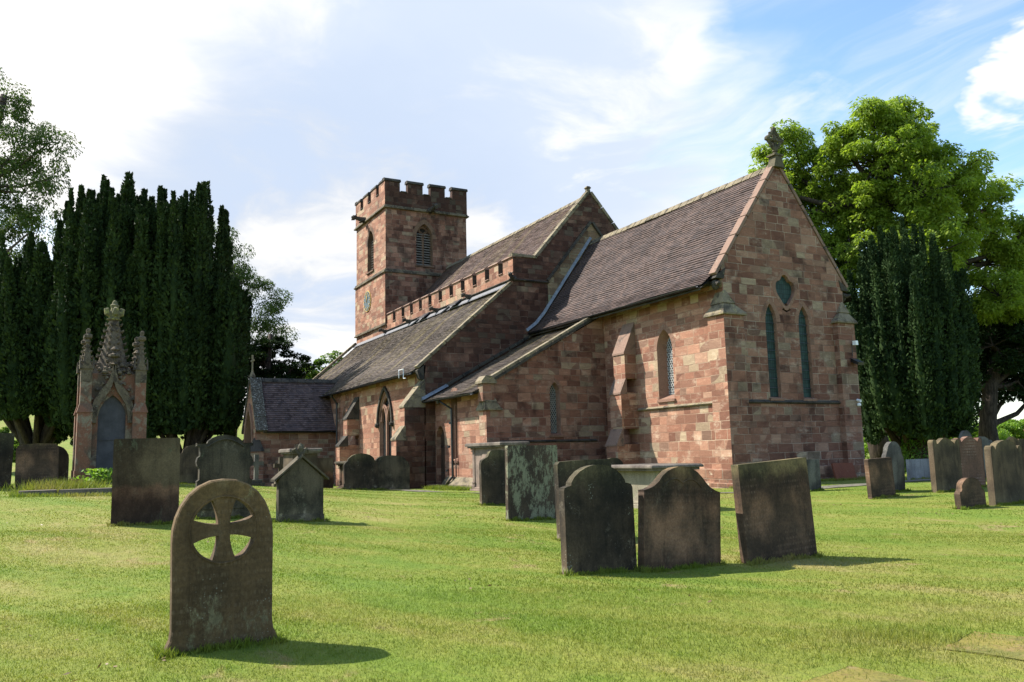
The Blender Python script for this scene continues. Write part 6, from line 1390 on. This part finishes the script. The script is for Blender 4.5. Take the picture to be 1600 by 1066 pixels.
# distant hills
def hills():
    mb = MB(); m, T, b, out = newmat('distant blue green hills'); n = T.noise(pos(T), .02, 5); T.l.new(T.mix(T.mr(n, .4, .6), (.07, .11, .10), (.10, .15, .09)), b.inputs['Base Color']); b.inputs['Roughness'].default_value = 1
    V, F = [], []; nx = 60
    for i in range(nx + 1):
        a = R(-10 + 100 * i / nx); d = 900; cx, cy = -math.sin(a) * d, math.cos(a) * d; h = 30 + 16 * math.sin(a * 7) + 7 * math.sin(a * 19 + 1) + 4 * math.sin(a * 41)
        for j, (dd, hh) in enumerate(((0, -8), (60, .45), (160, .9), (300, 1.0), (600, .3))): V.append((cx * (1 + dd / 900), cy * (1 + dd / 900), hh if j == 0 else h * hh))
    for i in range(nx):
        for j in range(4): F.append((i * 5 + j, (i + 1) * 5 + j, (i + 1) * 5 + j + 1, i * 5 + j + 1))
    o = qmesh('hills', V, F, m, smooth=True); tag(o, kind='structure')
hills()
def woodland():
    rs = np.random.RandomState(77); PP, AA, BB = [], [], []
    for k in range(260):
        a = R(rs.uniform(-2, 74)); d = rs.uniform(170, 260); x, y = 20.7 - math.sin(a) * d, -19.5 + math.cos(a) * d; h = rs.uniform(4, 8) * (1.0 if a > R(40) else .8)
        c = np.array([x, y, gz(x, y) + h * .45]); P, A, B = clump_leaves(rs, c, h * .55, 170, .9, 1.0, 0, .6); PP.append(P); AA.append(A); BB.append(B)
    V, F = leaf_quads(np.vstack(PP), np.vstack(AA), np.vstack(BB)); o = qmesh('woodland', V, F, m_far); tag(o, 'far belt of woodland along the valley', 'woodland', kind='stuff')
woodland()
# ---------------------------------------------------------------- grass blades
def grassmat():
    m, T, b, out = newmat('grass blades'); g = T.new('ShaderNodeNewGeometry'); p = g.outputs['Position']
    col = grass_colour(T, p); f = g.outputs['Random Per Island']
    col = T.mix(f, T.mix(1.0, col, (.88, .94, .85), 'MULTIPLY'), T.mix(1.0, col, (1.14, 1.09, 1.08), 'MULTIPLY'))
    tr = T.new('ShaderNodeBsdfTranslucent'); T.l.new(T.mix(1.0, col, (1.2, 1.25, .8), 'MULTIPLY'), tr.inputs[0]); T.l.new(col, b.inputs['Base Color']); b.inputs['Roughness'].default_value = .6
    mx = T.new('ShaderNodeMixShader'); mx.inputs[0].default_value = .35; T.l.new(b.outputs[0], mx.inputs[1]); T.l.new(tr.outputs[0], mx.inputs[2]); T.l.new(mx.outputs[0], out.inputs[0]); return m
def grass():
    rs = np.random.RandomState(11); X, Y, Hh, W = [], [], [], []
    cx, cy = CAM.x, CAM.y
    def zone(r0, r1, n, h0, h1, w):
        r = np.sqrt(rs.uniform(r0 * r0, r1 * r1, n)); a = R(61.4) + np.where(rs.rand(n) < .72, rs.uniform(-R(37), R(37), n), rs.normal(scale=R(46), size=n))
        X.append(cx - np.sin(a) * r); Y.append(cy + np.cos(a) * r); Hh.append(rs.uniform(h0, h1, n)); W.append(np.full(n, w))
    zone(2.5, 9.0, 215000, 0.014, .034, .0032); zone(9.0, 16.0, 185000, .012, .028, .0055); zone(16.0, 28.0, 150000, .010, .026, .010); zone(28, 48, 70000, .010, .028, .018)
    # longer unmown grass round the feet of the stones and the monument
    for (x, y, w, t, rz) in STONES:
        d = math.hypot(x - cx, y - cy)
        if d > 34: continue
        n = int(900 * min(1.4, 12 / d + .3)); s = rs.uniform(-w / 2 - .06, w / 2 + .06, n); side = rs.rand(n) < .8
        X.append(np.where(side, x + t / 2 + np.abs(rs.normal(scale=.045, size=n)), x - t / 2 - np.abs(rs.normal(scale=.05, size=n)))); Y.append(y + s)
        clump = .5 + .5 * np.sin(s * 17 + x * 5) * np.sin(s * 7 + y); Hh.append(rs.uniform(.02, .085, n) * (.4 + clump)); W.append(np.full(n, .004 + .0004 * d))
    n = 5200; X.append(rs.uniform(-2.6, -.8, n) + 0 * 1.0); Y.append(rs.uniform(-20.5, -17.4, n)); Hh.append(rs.uniform(.03, .11, n)); W.append(np.full(n, .011))
    n = 1500; X.append(rs.normal(-2.6, .3, n)); Y.append(rs.normal(-19.4, .45, n)); Hh.append(rs.uniform(.12, .34, n)); W.append(np.full(n, .011))
    n = 2500; X.append(rs.uniform(-11.0, -7.6, n)); Y.append(rs.uniform(-6.5, -5.75, n)); Hh.append(rs.uniform(.06, .2, n)); W.append(np.full(n, .014))
    n = 1800; X.append(rs.normal(16.3, .33, n)); Y.append(rs.normal(-13.8, .45, n)); Hh.append(rs.uniform(.03, .075, n)); W.append(np.full(n, .004))
    n = 3000; X.append(rs.uniform(0.05, 0.6, n)); Y.append(rs.uniform(-.3, 6.6, n)); Hh.append(rs.uniform(.04, .14, n)); W.append(np.full(n, .012))
    X, Y, Hh, W = map(np.concatenate, (X, Y, Hh, W))
    keep = ~(((X < 0.02) & (X > -37) & (Y > -.02) & (Y < 8)) | ((X < -7.3) & (X > -37) & (Y > -5.4) & (Y < 8)) | ((X < -12.5) & (X > -37) & (Y > -5.85) & (Y < 8)) | ((X < -25.6) & (X > -29.4) & (Y > -9.8) & (Y < -5)))
    for (sx, sy, lx, ly) in ((17.25, -15.10, 1.5, .92), (17.3, -13.22, 1.5, .75)): keep &= ~((np.abs(X - sx) < lx * .46) & (np.abs(Y - sy) < ly * .44) & (rs.rand(len(X)) < .72))
    # the worn path carries little grass
    X, Y, Hh, W = X[keep], Y[keep], Hh[keep], W[keep]; n = len(X); Z = gz(X, Y) - .004
    a = rs.uniform(0, 2 * math.pi, n); ln = rs.uniform(.1, .9, n) * Hh; b = rs.uniform(0, 2 * math.pi, n)
    C = np.stack([X, Y, Z], 1); sd = np.stack([np.cos(a), np.sin(a), 0 * a], 1) * W[:, None]; tip = np.stack([ln * np.cos(b), ln * np.sin(b), Hh], 1)
    V = np.empty((n, 3, 3)); V[:, 0] = C - sd; V[:, 1] = C + sd; V[:, 2] = C + tip
    o = qmesh('grass', V.reshape(-1, 3), np.arange(3 * n).reshape(-1, 3), grassmat()); tag(o, 'mown churchyard grass with longer tufts round the stones', 'grass', kind='stuff')
grass()
def litter():
    rs = np.random.RandomState(21); n = 520; r = np.sqrt(rs.uniform(25, 900, n)); a = R(61.4) + rs.uniform(-R(36), R(36), n); k = rs.randint(0, 60, n)
    ccx, ccy = rs.normal(scale=.5, size=60), rs.normal(scale=.5, size=60); X = CAM.x - np.sin(a[k]) * r[k] + rs.normal(scale=.35, size=n); Y = CAM.y + np.cos(a[k]) * r[k] + rs.normal(scale=.35, size=n)
    P = np.stack([X, Y, gz(X, Y) + rs.uniform(.015, .035, n)], 1); A = unit(rs.normal(size=(n, 3)) * np.array([1, 1, .35])) * rs.uniform(.012, .035, (n, 1)); B = unit(np.cross(A, rs.normal(scale=.4, size=(n, 3)) + np.array([0, 0, 1.]))) * rs.uniform(.008, .02, (n, 1))
    V, F = leaf_quads(P, A, B); o = qmesh('fallen_leaves', V, F, leafmat('dead leaves', (.10, .06, .03), (.26, .18, .10), .1)); tag(o, 'dry brown leaves and clippings scattered over the mown lawn', 'leaves', kind='stuff')
litter()
